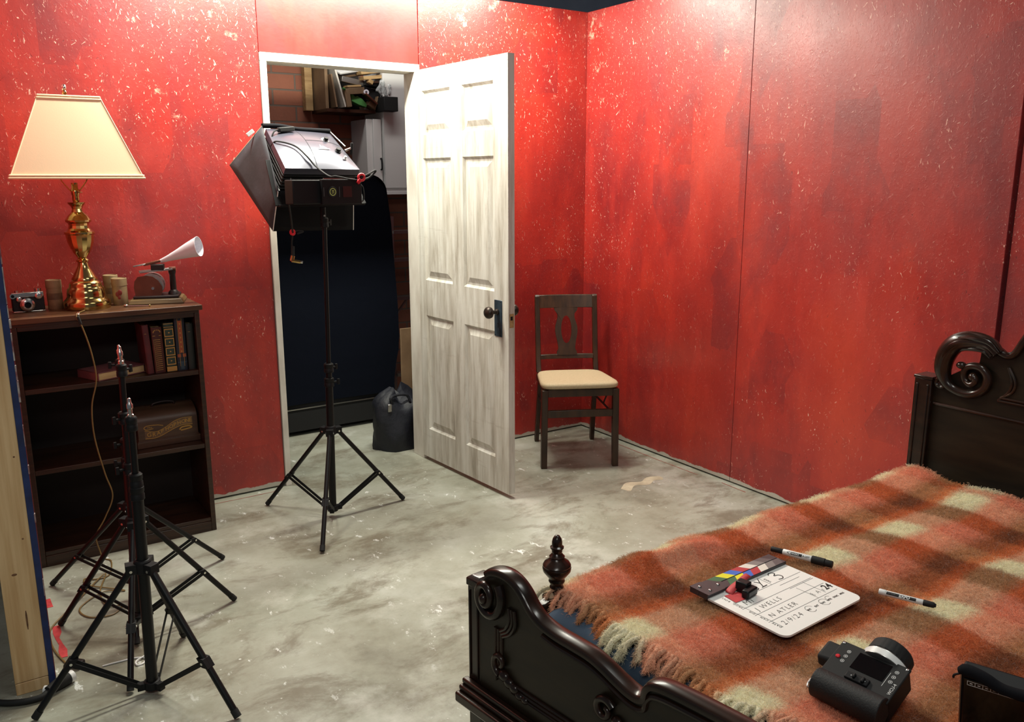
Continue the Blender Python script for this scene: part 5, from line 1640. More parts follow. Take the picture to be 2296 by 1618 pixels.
def bz(x, y):
    """height of the blanket's base cloth"""
    z = 0.553
    z += 0.0065 * math.sin(2 * PI * (y + 2.50) / 0.31 + PI / 2) + 0.003 * math.sin(7 * x + 3 * y) + 0.002 * math.sin(17 * x - 9 * y)
    z += 0.020 * math.exp(-(((x + 1.80) / 0.05) ** 2 + ((y + 2.515) / 0.06) ** 2))      # ruck near the foot
    z += 0.012 * math.exp(-(((x + 1.28) / 0.12) ** 2 + ((y + 2.52) / 0.06) ** 2))
    z += 0.012 * fold(x, -0.9, -0.62)
    z += 0.026 * math.exp(-(((x + 1.68 + 0.4 * (y + 2.54)) / 0.10) ** 2 + ((y + 2.535 + 0.10 * (x + 1.7)) / 0.022) ** 2))   # small ridge across the edge
    z += 0.004 * math.sin(9 * x + 1.5) * math.sin(11 * y) + 0.003 * math.sin(21 * x + 6 * y)
    if y > -2.53:                                                                          # rolls over the long edge
        d = y + 2.53
        z -= 2.6 * d * d * (1 if d < 0.06 else 1)
    if x < -2.0:
        d = -2.0 - x
        z -= 2.6 * d * d
    return z


def lin(c):
    c = np.array(c, float) / 255.0
    return np.where(c <= 0.04045, c / 12.92, ((c + 0.055) / 1.055) ** 2.4)


# woven check: bands across the bed (pink, brown, orange, cream), each crossed by three blocks along it
WEAVE = lin([[(214, 154, 124), (208, 134, 106), (184, 98, 58)],
             [(172, 122, 84), (156, 92, 58), (122, 70, 44)],
             [(200, 126, 78), (192, 108, 62), (168, 86, 46)],
             [(214, 206, 176), (198, 156, 126), (156, 116, 82)]])


def plaid(x, y):
    x, y = np.asarray(x, float), np.asarray(y, float)
    y = y + 0.006 * np.sin(x * 13)
    fy = np.mod(-(y + 2.505) / 0.31, 1.0)
    fx = np.mod((x + 2.095) / 0.33, 1.0)

    def soft(f, a, b, s):
        d = 0.5 * (b - a) - np.abs(np.mod(f - 0.5 * (a + b) + 0.5, 1.0) - 0.5)
        return np.clip(0.5 + d / s, 0, 1)
    wy = np.stack([soft(fy, a, b, s) for a, b, s in ((0.0, 0.31, 0.14), (0.31, 0.54, 0.18), (0.54, 0.66, 0.08), (0.66, 1.0, 0.07))], -1)
    wx = np.stack([soft(fx, a, b, 0.05) for a, b in ((0.0, 0.34), (0.34, 0.67), (0.67, 1.0))], -1)
    wy /= wy.sum(-1, keepdims=True)
    wx /= wx.sum(-1, keepdims=True)
    return np.einsum('...i,...j,ijk->...k', wy, wx, WEAVE)


BLX0, BLX1, BLY0, BLY1 = -2.050, -0.555, -3.78, -2.468
foot_x = lambda y: BLX0 + 0.14 * max(0.0, -(y + 3.0)) + 0.010 * math.sin(y * 21)
def head_x(y):
    return BLX1 - 0.012 * math.sin(y * 9) - 0.015 - 0.045 * fold(-y, 2.57, 2.66)


nx, ny = 150, 130
vs, uvc = [], []
for j in range(ny + 1):
    for i in range(nx + 1):
        a, b = i / nx, j / ny
        y = BLY1 + (BLY0 - BLY1) * b
        x = foot_x(y) * (1 - a) + head_x(y) * a
        y += 0.012 * math.sin(x * 11) * (1 - b) ** 6 + 0.007 * math.sin(x * 27 + 1) * (1 - b) ** 6
        vs.append((x, y, bz(x, y)))
fs = [(j * (nx + 1) + i, (j + 1) * (nx + 1) + i, (j + 1) * (nx + 1) + i + 1, j * (nx + 1) + i + 1) for j in range(ny) for i in range(nx)]
kb = NT('mohair_base')
at = kb.n('ShaderNodeAttribute', attribute_name='weave')
kb.base(kb.mix(0.35, at.outputs['Color'], kb.mix(kb.noise(120, 4), (0.35, 0.35, 0.35, 1), (1, 1, 1, 1)), 'MULTIPLY'))
kb.rough(0.95)
kb.bump(kb.noise(140, 4), 0.8, 0.006)
M['mohair'] = kb.m
bl = thing('blanket', 'fuzzy mohair blanket checked in rust, pink, brown and cream over the bed', 'blanket', (0, 0, 0))
wv_ = G('mohair').raw(vs, fs).build('woven_cloth', bl, smooth=180)
md = wv_.modifiers.new('thickness', 'SOLIDIFY')
md.thickness = 0.006
md.offset = -1
va = np.array(vs)
colr = plaid(va[:, 0], va[:, 1])
ca = wv_.data.color_attributes.new('weave', 'FLOAT_COLOR', 'POINT')
ca.data.foreach_set('color', np.concatenate([colr, np.ones((len(vs), 1))], 1).astype(np.float32).ravel())

# pile: short curled fibres as hair curves
kh = NT('mohair_fibre')
at = kh.n('ShaderNodeAttribute', attribute_name='fibre')
kh.base(at.outputs['Color'])
kh.rough(0.85)
kh.b.inputs['Specular IOR Level'].default_value = 0.25
M['fibre'] = kh.m


def fibres(name, roots, dirs, lengths, cols, radius, parent, kink=0.5, nseg=4, droop=0.35):
    n = len(roots)
    cu = bpy.data.hair_curves.new(name)
    cu.add_curves([nseg + 1] * n)
    t = np.linspace(0, 1, nseg + 1)
    up = dirs / np.linalg.norm(dirs, axis=1)[:, None]
    side = np.cross(up, rng.normal(size=(n, 3)))
    side /= np.linalg.norm(side, axis=1)[:, None] + 1e-9
    amp = lengths * kink * rng.uniform(0.3, 1.0, n)
    ph = rng.uniform(0, 6.28, n)
    P = roots[:, None, :] + up[:, None, :] * (lengths[:, None] * t[None])[..., None]
    P = P + side[:, None, :] * (amp[:, None] * (np.sin(ph[:, None] + 4.2 * t[None]) - np.sin(ph)[:, None]))[..., None] * 0.5
    P[:, :, 2] -= (lengths[:, None] * droop * t[None] ** 2)
    cu.attributes['position'].data.foreach_set('vector', P.astype(np.float32).ravel())
    ra = cu.attributes.get('radius') or cu.attributes.new('radius', 'FLOAT', 'POINT')
    R_ = (radius * (1 - 0.7 * t))[None].repeat(n, 0)
    ra.data.foreach_set('value', R_.astype(np.float32).ravel())
    ca = cu.attributes.new('fibre', 'FLOAT_COLOR', 'CURVE')
    ca.data.foreach_set('color', np.concatenate([cols, np.ones((n, 1))], 1).astype(np.float32).ravel())
    cu.materials.append(M['fibre'])
    ob = bpy.data.objects.new(name, cu)
    COL.objects.link(ob)
    ob.parent = parent
    ob['kind'] = 'stuff'
    return ob


NF = 430000
u_ = rng.uniform(0, 1, NF)
v_ = rng.uniform(0, 1, NF)
gx = np.clip((u_ * nx).astype(int), 0, nx - 1)
gy = np.clip((v_ * ny).astype(int), 0, ny - 1)
fu, fv = u_ * nx - gx, v_ * ny - gy
VA = va.reshape(ny + 1, nx + 1, 3)
root = (VA[gy, gx] * ((1 - fu) * (1 - fv))[:, None] + VA[gy, gx + 1] * (fu * (1 - fv))[:, None] + VA[gy + 1, gx] * ((1 - fu) * fv)[:, None] + VA[gy + 1, gx + 1] * (fu * fv)[:, None])
cl = plaid(root[:, 0] + rng.normal(0, 0.006, NF), root[:, 1] + rng.normal(0, 0.006, NF))
# the nap mats into small locks that lean and shade together
def lock(cell, sd):
    ix, iy = np.floor(root[:, 0] / cell + 0.35 * np.sin(root[:, 1] * 90)).astype(int), np.floor(root[:, 1] / cell + 0.35 * np.sin(root[:, 0] * 80)).astype(int)
    h = np.sin(ix * 127.1 + iy * 311.7 + sd) * 43758.5453
    return h - np.floor(h)
shade_ = 0.86 + 0.28 * (0.6 * lock(0.011, 1.0) + 0.4 * lock(0.027, 2.0))
cl = cl * 1.3 * (rng.uniform(0.80, 1.20, NF) * shade_)[:, None]
grey = rng.random(NF) < 0.04
cl[grey] = cl[grey] * 0.6 + 0.22
cl = np.clip(cl, 0, 0.95)
lean = np.stack([0.45 * np.sin(root[:, 0] * 23 + root[:, 1] * 9) + rng.normal(0, 0.55, NF), 0.45 * np.sin(root[:, 1] * 29 - root[:, 0] * 13) - 0.25 + rng.normal(0, 0.55, NF), np.full(NF, 0.75)], 1)
edge = np.clip((root[:, 1] + 2.53) / 0.06, 0, 1)
lean[:, 0] += 1.5 * (lock(0.013, 3.0) - 0.5)
lean[:, 1] += 1.5 * (lock(0.013, 4.0) - 0.5)
lean[:, 1] += edge * 0.8
lean[:, 2] -= edge * 0.25
ln = rng.uniform(0.006, 0.016, NF)
pile = fibres('pile', root, lean, ln, cl, 0.00026, bl, kink=0.9, nseg=3)

# tasselled fringe at the foot: plump twisted ends, one object nobody would count
fv_, ff_, fm_ = [], [], []
g = G('mohair')
tc = []
yy = -2.475
while yy > -3.76:
    x0 = foot_x(yy) + 0.012
    z0 = bz(x0, yy) + 0.004
    L_ = random.uniform(0.026, 0.050)
    dy = random.uniform(-0.020, 0.010)
    lift = random.uniform(-0.006, 0.008)
    rr = random.uniform(0.0036, 0.0062)
    w1 = random.uniform(-0.004, 0.004)
    pts = [(x0, yy, z0), (x0 - L_ * 0.4, yy + dy * 0.3 + w1, z0 - 0.004 + lift), (x0 - L_ * 0.75, yy + dy * 0.8 - w1, z0 - 0.014 + lift), (x0 - L_, yy + dy, z0 - 0.030 + lift * 1.5), (x0 - L_ * 1.06, yy + dy * 1.1, z0 - 0.037 + lift * 1.5)]
    n0 = len(g.V)
    g.tube(smooth_path(pts, 3), list(np.interp(np.linspace(0, 1, 13), [0, 0.2, 0.7, 0.92, 1], [rr * 0.9, rr, rr * 1.15, rr * 0.8, rr * 0.15])), 8)
    c = np.clip(plaid(np.array([-2.06 + random.uniform(0, 0.02)]), np.array([yy]))[0] * random.uniform(0.85, 1.2), 0, 1)
    tc += [(*c, 1.0)] * (len(g.V) - n0)
    yy -= random.uniform(0.007, 0.0115)
fr = g.build('fringe', bl, smooth=180, kind='stuff')
ca = fr.data.color_attributes.new('weave', 'FLOAT_COLOR', 'POINT')
ca.data.foreach_set('color', np.array(tc, np.float32).ravel())
# fuzz on the tassels and the frizzed head edge
fvv = np.array(g.V)
idx = rng.integers(0, len(fvv), 34000)
rt = fvv[idx]
cc = np.array(tc)[idx, :3] * rng.uniform(0.75, 1.25, 34000)[:, None]
dd = np.stack([rng.normal(-0.6, 0.6, 34000), rng.normal(0, 0.7, 34000), rng.normal(0.2, 0.6, 34000)], 1)
fibres('fringe_fuzz', rt, dd, rng.uniform(0.005, 0.011, 34000), np.clip(cc * 1.2, 0, 0.95), 0.00028, bl, kink=0.8)
NH = 9000
hy = rng.uniform(BLY0, BLY1 - 0.02, NH)
hx = np.array([head_x(y) for y in hy]) + rng.normal(0, 0.004, NH)
hz = np.array([bz(x, y) for x, y in zip(hx, hy)])
hcl = np.clip(plaid(np.full(NH, -0.74), hy) * rng.uniform(0.8, 1.25, NH)[:, None], 0, 0.95)
fibres('head_frizz', np.stack([hx, hy, hz], 1), np.stack([rng.normal(0.7, 0.5, NH), rng.normal(0, 0.6, NH), rng.normal(0.45, 0.45, NH)], 1),
       rng.uniform(0.008, 0.022, NH), hcl, 0.0005, bl, kink=0.9, nseg=5)

# ------------------------------------------------------------------ on the blanket
# clapperboard
SA = math.radians(3.0)
sl_ = thing('clapperboard', 'white clapperboard with colour-bar clapstick lying on the blanket', 'clapperboard', (-1.670, -2.838, 0.570), SA)
SW, SH = 0.290, 0.262
hw, hh = SW / 2, SH / 2
cut = hh - 0.052
def rrect(x0, y0, x1, y1, r, corners=(1, 1, 1, 1), n=7):
    out = []
    for (cx, cy, a0, on) in ((x1 - r, y1 - r, 0, corners[0]), (x0 + r, y1 - r, 90, corners[1]), (x0 + r, y0 + r, 180, corners[2]), (x1 - r, y0 + r, 270, corners[3])):
        if on:
            for k in range(n):
                a = math.radians(a0 + 90 * k / (n - 1))
                out.append((cx + r * math.cos(a), cy + r * math.sin(a)))
        else:
            sx_, sy_ = (1 if a0 in (0, 270) else -1), (1 if a0 in (0, 90) else -1)
            out.append((cx + r * sx_, cy + r * sy_))
    return out
G('slate').prism(rrect(-hw, -hh, hw, cut + 0.004, 0.020, (0, 0, 1, 1)), (0, 0, 0), (1, 0, 0), (0, 1, 0), (0, 0, 0.0045)).build('board', sl_, smooth=30)
zt2 = 0.0046
g = G('grey_ink')
W_ = 0.0008
def hl(y, x0=-hw + 0.022, x1=hw - 0.012):
    g.box(x0, y - W_ / 2, zt2, x1, y + W_ / 2, zt2 + 0.0003)
def vl2(x, y0, y1):
    g.box(x - W_ / 2, y0, zt2, x + W_ / 2, y1, zt2 + 0.0003)
yr = [cut - 0.002, cut - 0.046, cut - 0.080, cut - 0.114, cut - 0.150]
hl(yr[1], -hw + 0.040, hw - 0.006)
for y in yr[2:5]:
    hl(y)
hl(yr[1] - 0.014, 0.04, hw - 0.03)
vl2(-hw + 0.032, yr[4] - 0.03, yr[1])
vl2(0.028, yr[1], yr[0])
vl2(hw - 0.085, yr[3] - 0.035, yr[2] - 0.010)
vl2(hw - 0.048, yr[3] - 0.030, yr[2] - 0.002)
hl(yr[2] - 0.004, hw - 0.1, hw - 0.01)
g.build('ruled_lines', sl_, smooth=0)
g = G('ink')
X1, Y1 = (1, 0, 0), (0, 1, 0)
for txt, y in (('PROD', (yr[1] + yr[2]) / 2), ('DIR', (yr[2] + yr[3]) / 2), ('CAM', (yr[3] + yr[4]) / 2), ('DATE', yr[4] - 0.017), ('ROLL', yr[1] + 0.018)):
    g.text(txt, (-hw + 0.030, y - 0.013, zt2), Y1, (-1, 0, 0), 0.0085, spacing=1.25)
g.text('TAKE', (0.040, yr[1] + 0.008, zt2), Y1, (-1, 0, 0), 0.009)
g.text('CAM', (hw - 0.079, yr[3] - 0.026, zt2), Y1, (-1, 0, 0), 0.007)
g.text('FPS', (hw - 0.041, yr[3] - 0.024, zt2), Y1, (-1, 0, 0), 0.006)
for txt, x in (('INT', -0.004), ('EXT', 0.023), ('DAY', 0.047), ('NITE', 0.070), ('SYNC', 0.094), ('MOS', 0.120)):
    g.text(txt, (x - 0.006, yr[4] - 0.022, zt2), X1, Y1, 0.0075, w=0.0002)
g.build('printed_text', sl_, smooth=0)
# handwriting
g = G('ink')
def hand(txt, x, y, size, sh_=0.12):
    g.text(txt, (x, y, zt2), (1, 0.02, 0), Y1, size, shear=sh_, w=-0.0004, spacing=1.25)
hand('Mi', -hw + 0.045, yr[2] + 0.006, 0.026)
hand('J WELLS', -hw + 0.045, yr[3] + 0.008, 0.021)
hand('N ATLER', -hw + 0.045, yr[4] + 0.008, 0.021)
hand('2/9/24', -hw + 0.042, yr[4] - 0.028, 0.022)
hand('A', hw - 0.068, yr[3] - 0.024, 0.018)
g.text('24', (hw - 0.036, yr[3] - 0.024, zt2), X1, Y1, 0.028, shear=0.1, w=0.0006)
g.build('handwriting', sl_, smooth=0)
g = G('ink')
C3 = [(0.0, 0.030), (0.008, 0.036), (0.018, 0.034), (0.020, 0.027), (0.010, 0.021), (0.021, 0.018), (0.025, 0.009), (0.017, 0.001), (0.004, 0.003)]
g.stroke([(p.x, p.y) for p in smooth_path([(*p, 0) for p in C3], 6)], (0.060, yr[1] + 0.004, zt2), X1, Y1, 0.0024)
for st in ([(-0.002, 0.030), (0.006, 0.018)], [(0.018, 0.034), (0.006, 0.018), (-0.002, 0.002)], [(-0.008, 0.001), (0.012, 0.002)]):
    g.stroke(st, (0.006, yr[1] + 0.004, zt2), X1, Y1, 0.0024)
o_ = [(0.008 * math.cos(a), 0.014 * math.sin(a)) for a in np.linspace(0.4, 5.6, 18)]
g.stroke(o_, (-0.018, yr[1] + 0.018, zt2), X1, Y1, 0.0024)
for cx, wd_ in ((-0.001, 0.012), (0.052, 0.013)):
    g.stroke([(wd_ * math.cos(a), 0.0125 * math.sin(a)) for a in np.linspace(0.3, 5.4, 24)], (cx + 0.002, yr[4] - 0.019, zt2), X1, Y1, 0.0008)
g.stroke([(0.01 * math.cos(a), 0.012 * math.sin(a)) for a in np.linspace(0.7, 2.9, 14)], (0.078, yr[4] - 0.018, zt2), X1, Y1, 0.0007)
g.build('handwriting', sl_, smooth=0)
# clapsticks: lower bar fixed to the board, upper bar closed on it
for k, (y0, y1) in enumerate(((cut, cut + 0.0255), (cut + 0.0265, hh + 0.001))):
    st = G('clap_dark').box(-hw - 0.002, y0, 0.0, hw + 0.002, y1, 0.0125).build('clapstick', sl_, bevel=0.001)
    g = G('clap_dark')
    cols_ = ['dark', 'green', 'yellow', 'blue', 'red', 'white', 'grey', 'grey2'] if k == 1 else ['green', 'yellow', 'blue', 'red', 'white', 'grey', 'grey2']
    n = len(cols_)
    xa = -hw + 0.028 if k == 1 else -hw + 0.088
    wd_ = 0.0285
    sk = 0.016 if k == 0 else -0.016
    for q_, c_ in enumerate(cols_):
        a = xa + q_ * wd_ + (0.008 if k == 1 else 0)
        b = a + wd_
        g.use('clap_' + c_)
        lo_, hi_ = y0 + 0.001, y1 - 0.001
        A = [(a - sk * 0.5, lo_), (min(b, hw) - sk * 0.5, lo_), (min(b, hw) + sk * 0.5, hi_), (a + sk * 0.5, hi_)]
        A = [(max(min(p[0], hw + 0.001), -hw), p[1]) for p in A]
        g.prism(A, (0, 0, 0.0126), (1, 0, 0), (0, 1, 0), (0, 0, 0.0003))
    g.build('colour_bars', st, smooth=0)
g = G('clap_dark').prism([(-hw - 0.003, cut - 0.004), (-hw + 0.055, cut - 0.004), (-hw + 0.075, cut + 0.025), (-hw + 0.03, hh + 0.001), (-hw - 0.003, hh + 0.001)], (0, 0, 0.0126), (1, 0, 0), (0, 1, 0), (0, 0, 0.0022))
hn = g.build('hinge_plate', sl_)
g = G('chrome')
for x, y in ((-hw + 0.012, cut + 0.036), (-hw + 0.018, cut + 0.010), (-hw + 0.055, cut + 0.018)):
    g.lathe([(0.0042, 0.0), (0.0042, 0.0016), (0.003, 0.003), (0.0008, 0.0036)], (x, y, 0.0146), seg=12)
g.build('screw', hn)


def on_slate(x, y, z=0.0):
    c, s_ = math.cos(SA), math.sin(SA)
    return (-1.670 + c * x - s_ * y, -2.838 + s_ * x + c * y, 0.570 + 0.0047 + z)


# red gel strip curling over the slate, and the flat red square under the battery
vs, fs = [], []
n = 16
for j in range(2):
    for i in range(n + 1):
        t_ = i / n
        x = -hw + 0.055 + 0.090 * t_
        y = cut - 0.024 + 0.016 * t_ + (0.0 if j == 0 else 0.020 - 0.004 * t_)
        z = 0.001 + 0.0125 * math.sin(min(1.0, t_ * 1.3) * PI * 0.5) + 0.0015 * math.sin(t_ * 9) + (0.002 if j else 0)
        vs.append(on_slate(x, y, z))
fs = [(i, i + 1, n + 2 + i, n + 1 + i) for i in range(n)]
o = G('red_tape').raw(vs, fs).build('red_tape_strip', None, smooth=180)
md = o.modifiers.new('thickness', 'SOLIDIFY')
md.thickness = 0.0008
tag(o, 'curling red tape strip stuck on the clapperboard beside its hinge', 'tape')
o = G('red_tape').prism([(0, 0), (0.046, -0.004), (0.05, 0.03), (0.004, 0.036)], (0, 0, 0), (1, 0, 0), (0, 1, 0), (0, 0, 0.0008)).build('red_gel_square', None, smooth=0)
o.location, o.rotation_euler = on_slate(-hw + 0.034, cut - 0.052, 0.0006), (0, 0, SA)
tag(o, 'flat red square lying on the clapperboard under the battery', 'gel')
bt = thing('battery', 'black camera battery lying on the clapperboard', 'battery', on_slate(-0.062, cut - 0.040, 0.0016), SA + 0.12)
G('black_sat').box(-0.022, -0.020, 0.0, 0.020, -0.002, 0.019).box(-0.004, -0.004, 0.0, 0.0195, 0.026, 0.026).build('case', bt, bevel=0.003)
G('grey_ink').box(-0.018, -0.0206, 0.006, 0.015, -0.0199, 0.015).build('label_plate', bt)


def marker(label, p0, p1, r, sections, text, tsize, tcol='white', rev=False):
    """sections: (from, to, radius factor, material) along the barrel, text runs along it on top."""
    p0, p1 = Vector(p0), Vector(p1)
    d = p1 - p0
    L_ = d.length
    t = thing('marker_pen', label, 'marker', p0, 0, 'dry-erase markers on the blanket')
    dn = d.normalized()
    for k, (nm, a, b, rf0, rf1, m_) in enumerate(sections):
        prof = [(r * rf0 * 0.9, a * L_), (r * rf0, a * L_ + 0.001), (r * rf1, b * L_ - 0.001), (r * rf1 * 0.9, b * L_)]
        G(m_).lathe(prof, (0, 0, 0), dn, 22).build(nm, t)
    side = Vector((0, 0, 1)).cross(dn).normalized()
    vw = (Vector((0, 0, 0.62)) + (side if side.y < 0 or side.x < 0 else -side) * 0.78).normalized()
    return t, dn, vw, L_


rz = 0.0115
m1, dn, vw, L_ = marker('thick black-capped marker at the top right corner of the clapperboard', (-1.492, -2.676, 0.5785), (-1.440, -2.822, 0.5785), 0.0078,
                        [('tail_cap', 0.0, 0.20, 0.85, 0.85, 'black_rub'), ('barrel', 0.20, 0.67, 1.0, 1.02, 'white'), ('cap', 0.67, 0.88, 1.25, 1.28, 'black_rub'), ('cap_tip', 0.88, 1.0, 1.12, 1.1, 'black_rub')], '', 0.01)
o3 = Vector((0, 0, 0))
tdir = vw.cross(dn)
tv = vw.cross(dn).normalized()
g = G('ink')
rr = 0.0081
def wrap_rect(g, a, b, w0, w1, rr):
    n = 6
    vs, fs = [], []
    for k in range(n + 1):
        an = w0 + (w1 - w0) * k / n
        rad = vw * math.cos(an) + tv * math.sin(an)
        vs += [tuple(dn * a * L_ + rad * rr), tuple(dn * b * L_ + rad * rr)]
    fs = [(2 * k, 2 * k + 1, 2 * k + 3, 2 * k + 2) for k in range(n)]
    return g.raw(vs, fs)
wrap_rect(g, 0.335, 0.52, -0.45, 0.45, rr)
g.prism([(0.27, 0.0), (0.33, 0.0045), (0.33, 0.0035), (0.285, 0.0), (0.33, -0.0035), (0.33, -0.0045)], vw * rr, dn * L_, tv, vw * 0.0002)
g.use('white').text('MARKS', dn * 0.345 * L_ + vw * (rr + 0.0002) - tv * 0.0022, dn, tv, 0.0062, w=0.0001)
g.use('ink').text('A LOT', dn * 0.53 * L_ + vw * (rr + 0.0001) - tv * 0.0022, dn, tv, 0.0062, w=0.0002)
g.build('label_print', m1, smooth=0)
m2, dn, vw, L_ = marker('slim dry-erase marker with black cap, alone right of the clapperboard', (-1.463, -2.964, 0.5745), (-1.418, -3.076, 0.5745), 0.0068,
                        [('tail_cap', 0.0, 0.13, 1.05, 1.05, 'white'), ('barrel', 0.13, 0.78, 0.95, 0.95, 'white'), ('cap', 0.78, 0.97, 1.05, 0.95, 'black_rub'), ('cap_tip', 0.97, 1.0, 0.7, 0.6, 'black_rub')], '', 0.01)
tv = vw.cross(dn).normalized()
rr = 0.0067
g = G('ink')
wrap_rect(g, 0.14, 0.66, -0.55, 0.55, rr)
g.use('white').text('EXPO', dn * 0.36 * L_ + vw * (rr + 0.0002) - tv * 0.003, dn, tv, 0.0090, w=0.0004, shear=0.15)
g.use('grey_ink').text('DRY ERASE', dn * 0.15 * L_ + vw * (rr + 0.0002) - tv * 0.001, dn, tv, 0.0036, w=0.0001)
g.build('label_print', m2, smooth=0)

# wireless hand controller
hcT = thing('hand_controller', 'black wireless hand controller with silver ring and ribbed wheel on the blanket', 'controller', (-1.852, -3.186, 0.566), math.radians(-83))
TI = math.radians(19)
cu_, su = math.cos(TI), math.sin(TI)
TX, TY, TZ = Vector((1, 0, 0)), Vector((0, cu_, su)), Vector((0, -su, cu_))
tp = lambda x, y, z: Vector((0, 0, 0.050)) + TX * x + TY * y + TZ * z
g = G('black')
g.obox(tp(0, 0, -0.018), (TX, TY, TZ), (0.064, 0.045, 0.024))
g.build('body', hcT, bevel=0.003)
g = G('black_rub').obox(tp(0, 0, 0.007), (TX, TY, TZ), (0.066, 0.047, 0.003))
g.use('black').obox(tp(0.0, -0.026, 0.0115), (TX, TY, TZ), (0.022, 0.008, 0.003)).obox(tp(-0.005, -0.026, 0.016), (TX, TY, TZ), (0.0025, 0.005, 0.004)).obox(tp(0.012, -0.027, 0.016), (TX, TY, TZ), (0.003, 0.006, 0.004))
fpz = g.build('face_plate', hcT, bevel=0.002)
G('glass_dark').obox(tp(0.006, 0.014, 0.0102), (TX, TY, TZ), (0.031, 0.021, 0.0006)).build('screen', hcT)
g = G('white')
for x in (-0.043, 0.049):
    for y in (0.026, 0.013, 0.0):
        cc = tp(x, y, 0.0102)
        g.tube([cc + TX * 0.0033 * math.cos(a) + TY * 0.0033 * math.sin(a) for a in np.linspace(0, 2 * PI, 13)], 0.0005, 5, caps=False)
        g.obox(cc, (TX, TY, TZ), (0.001, 0.001, 0.0003))
g.obox(tp(0.0405, 0.002, 0.0102), (TX, TY, TZ), (0.0003, 0.018, 0.0002))
for x, y in ((-0.006, -0.026), (0.020, -0.026)):
    g.obox(tp(x - 0.005, y, 0.0148), (TX, TY, TZ), (0.0008, 0.0008, 0.0003))
g.build('button_marks', fpz, smooth=0)
g = G('chrome')
for x, y in ((-0.061, 0.042), (0.061, 0.042), (-0.061, -0.042), (0.061, -0.042)):
    g.lathe([(0.0026, 0), (0.0026, 0.001), (0.0015, 0.0016)], tp(x, y, 0.0095), tuple(TZ), 10)
g.build('corner_screw', fpz)
G('red_plastic').lathe([(0.0042, 0), (0.0042, 0.002), (0.0025, 0.0034)], tp(-0.055, 0.006, 0.0095), tuple(TZ), 14).build('record_button', hcT)
g = G('white')
g.text('WCU-4', tp(0.0615, -0.028, 0.0102), TY, -TX, 0.0085)
g.build('lettering', fpz, smooth=0)
g = G('leather')
g.tube([Vector((-0.064, -0.056, 0.028)), Vector((0.064, -0.056, 0.028))], 0.0275, 28)
g.build('hand_grip', hcT, bevel=0.002)
g = G('steel').tube(smooth_path([(-0.064, -0.05, 0.03), (-0.074, -0.05, 0.028), (-0.078, -0.058, 0.02), (-0.074, -0.066, 0.016), (-0.064, -0.06, 0.02)]), 0.0018, 8)
g.build('strap_ring', hcT)
G('black_rub').obox(tp(-0.080, 0.020, -0.014), (TX, TY, TZ), (0.016, 0.024, 0.014)).build('side_pad', hcT, bevel=0.006)
WA = Vector((0, math.cos(math.radians(24)), math.sin(math.radians(24))))
wo = Vector((0.010, 0.046, 0.043))
kw = G('steel').lathe([(0.038, 0.0), (0.0435, 0.003), (0.0435, 0.018), (0.040, 0.022)], wo, tuple(WA), 40).use('white').lathe([(0.0438, 0.004), (0.0438, 0.017)], wo, tuple(WA), 40, caps=False).build('focus_ring', hcT, label='silver-white ring of the focus wheel')
qm = WA.to_track_quat('Z', 'Y').to_matrix()
g = G('black_rub')
nt_ = 72
prof_ = [(0.0385, 0.021), (0.040, 0.024), (0.040, 0.046), (0.037, 0.050), (0.0, 0.050)]
vs, fs = [], []
for r__, z__ in prof_:
    for k in range(nt_):
        an = 2 * PI * k / nt_
        bump_ = 0.0012 * (1 if k % 3 == 0 else 0) if z__ < 0.045 and r__ > 0.03 else 0
        vs.append(tuple(wo + qm @ Vector(((r__ + bump_) * math.cos(an), (r__ + bump_) * math.sin(an), z__))))
for i in range(len(prof_) - 1):
    for k in range(nt_):
        fs.append((i * nt_ + k, i * nt_ + (k + 1) % nt_, (i + 1) * nt_ + (k + 1) % nt_, (i + 1) * nt_ + k))
g.raw(vs, fs).build('focus_wheel', hcT, smooth=25)

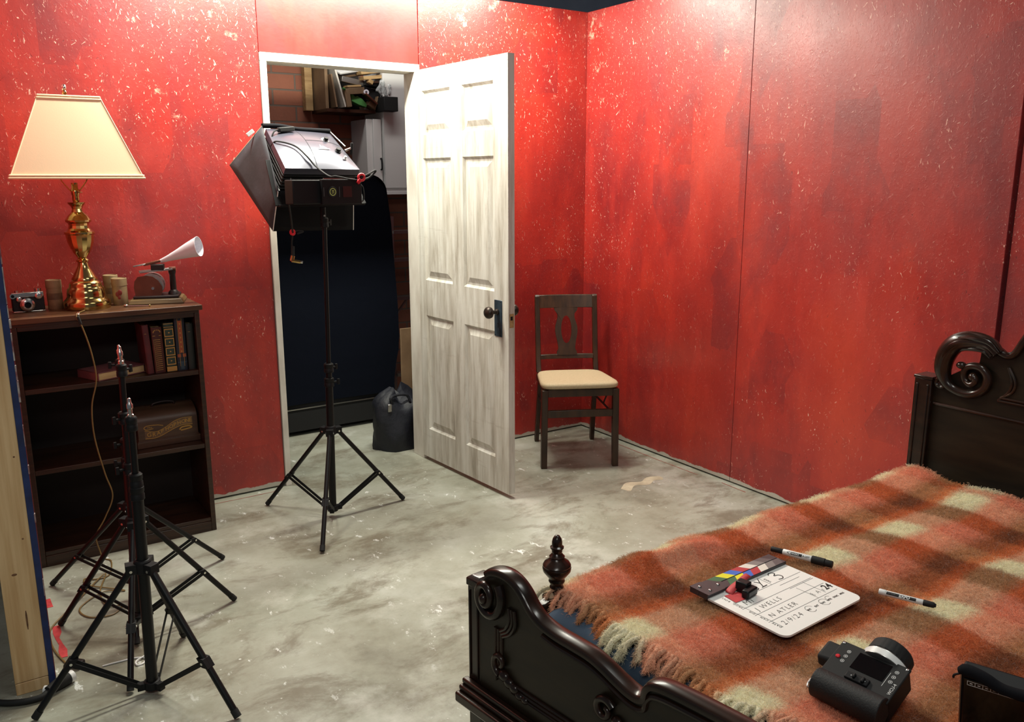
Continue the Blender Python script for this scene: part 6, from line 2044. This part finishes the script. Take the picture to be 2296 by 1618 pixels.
# handheld monitor at the near edge of the bed
mu = Vector((0.335, -0.942, 0)).normalized()
md_ = Vector((0.942, 0.335, 0)) * 0.40 + Vector((0, 0, -1)) * 0.92
md_.normalize()
mn = mu.cross(md_).normalized()
mo = Vector((-1.838, -3.350, 0.700))
mt = thing('field_monitor', 'black field monitor with soft hood standing tilted on the blanket, cut by the frame', 'monitor', (-1.838, -3.350, 0.562))
q0 = mo - Vector((-1.838, -3.350, 0.562))
mp = lambda a, b, c: q0 + mu * a + md_ * b + mn * c
sgn = 1 if mn.dot(Vector((-3.1684, -3.9908, 1.5132)) - mo) > 0 else -1
mn = mn * sgn
G('black').obox(mp(0.10, 0.078, -0.016), (mu, md_, mn), (0.10, 0.078, 0.015)).build('housing', mt, bevel=0.004)
G('glass_dark').obox(mp(0.10, 0.080, 0.0), (mu, md_, mn), (0.096, 0.072, 0.0012)).build('screen', mt, bevel=0.001)
g = G('steel').obox(mp(-0.0005, 0.078, -0.003), (mu, md_, mn), (0.001, 0.078, 0.002))
g.build('edge_trim', mt)
g = G('white')
ya, yb_ = 0.012, 0.022
for k in range(8):
    x = 0.010 + 0.0115 * k
    g.obox(mp(x, (ya + yb_) / 2, 0.0014), (mu, md_, mn), (0.0004, 0.005, 0.0002))
for y in (ya, yb_):
    g.obox(mp(0.010 + 0.0115 * 3.5, y, 0.0014), (mu, md_, mn), (0.0115 * 3.5, 0.0004, 0.0002))
for k in range(7):
    g.obox(mp(0.010 + 0.0115 * (k + 0.5), (ya + yb_) / 2, 0.0014), (mu, md_, mn), (0.002, 0.001, 0.0002))
g.build('button_strip', mt, smooth=0)
hpts = [mp(-0.004, -0.002, -0.004), mp(0.010, -0.008, -0.004), mp(0.035, -0.006, 0.0), mp(0.055, 0.0, 0.004), mp(0.075, 0.001, 0.006), mp(0.10, 0.0, 0.006), mp(0.15, -0.002, 0.004)]
G('black_cloth').tube(smooth_path(hpts, 6), list(np.interp(np.linspace(0, 1, 37), [0, 0.1, 0.3, 0.6, 0.8, 1], [0.006, 0.010, 0.0105, 0.009, 0.010, 0.010])), 12).build('sun_hood', mt)
G('black_rub').tube(smooth_path([mp(-0.002, 0.012, -0.01), mp(-0.012, 0.024, -0.012), mp(-0.014, 0.034, -0.014)]), 0.002, 8).build('strap_cord', mt)
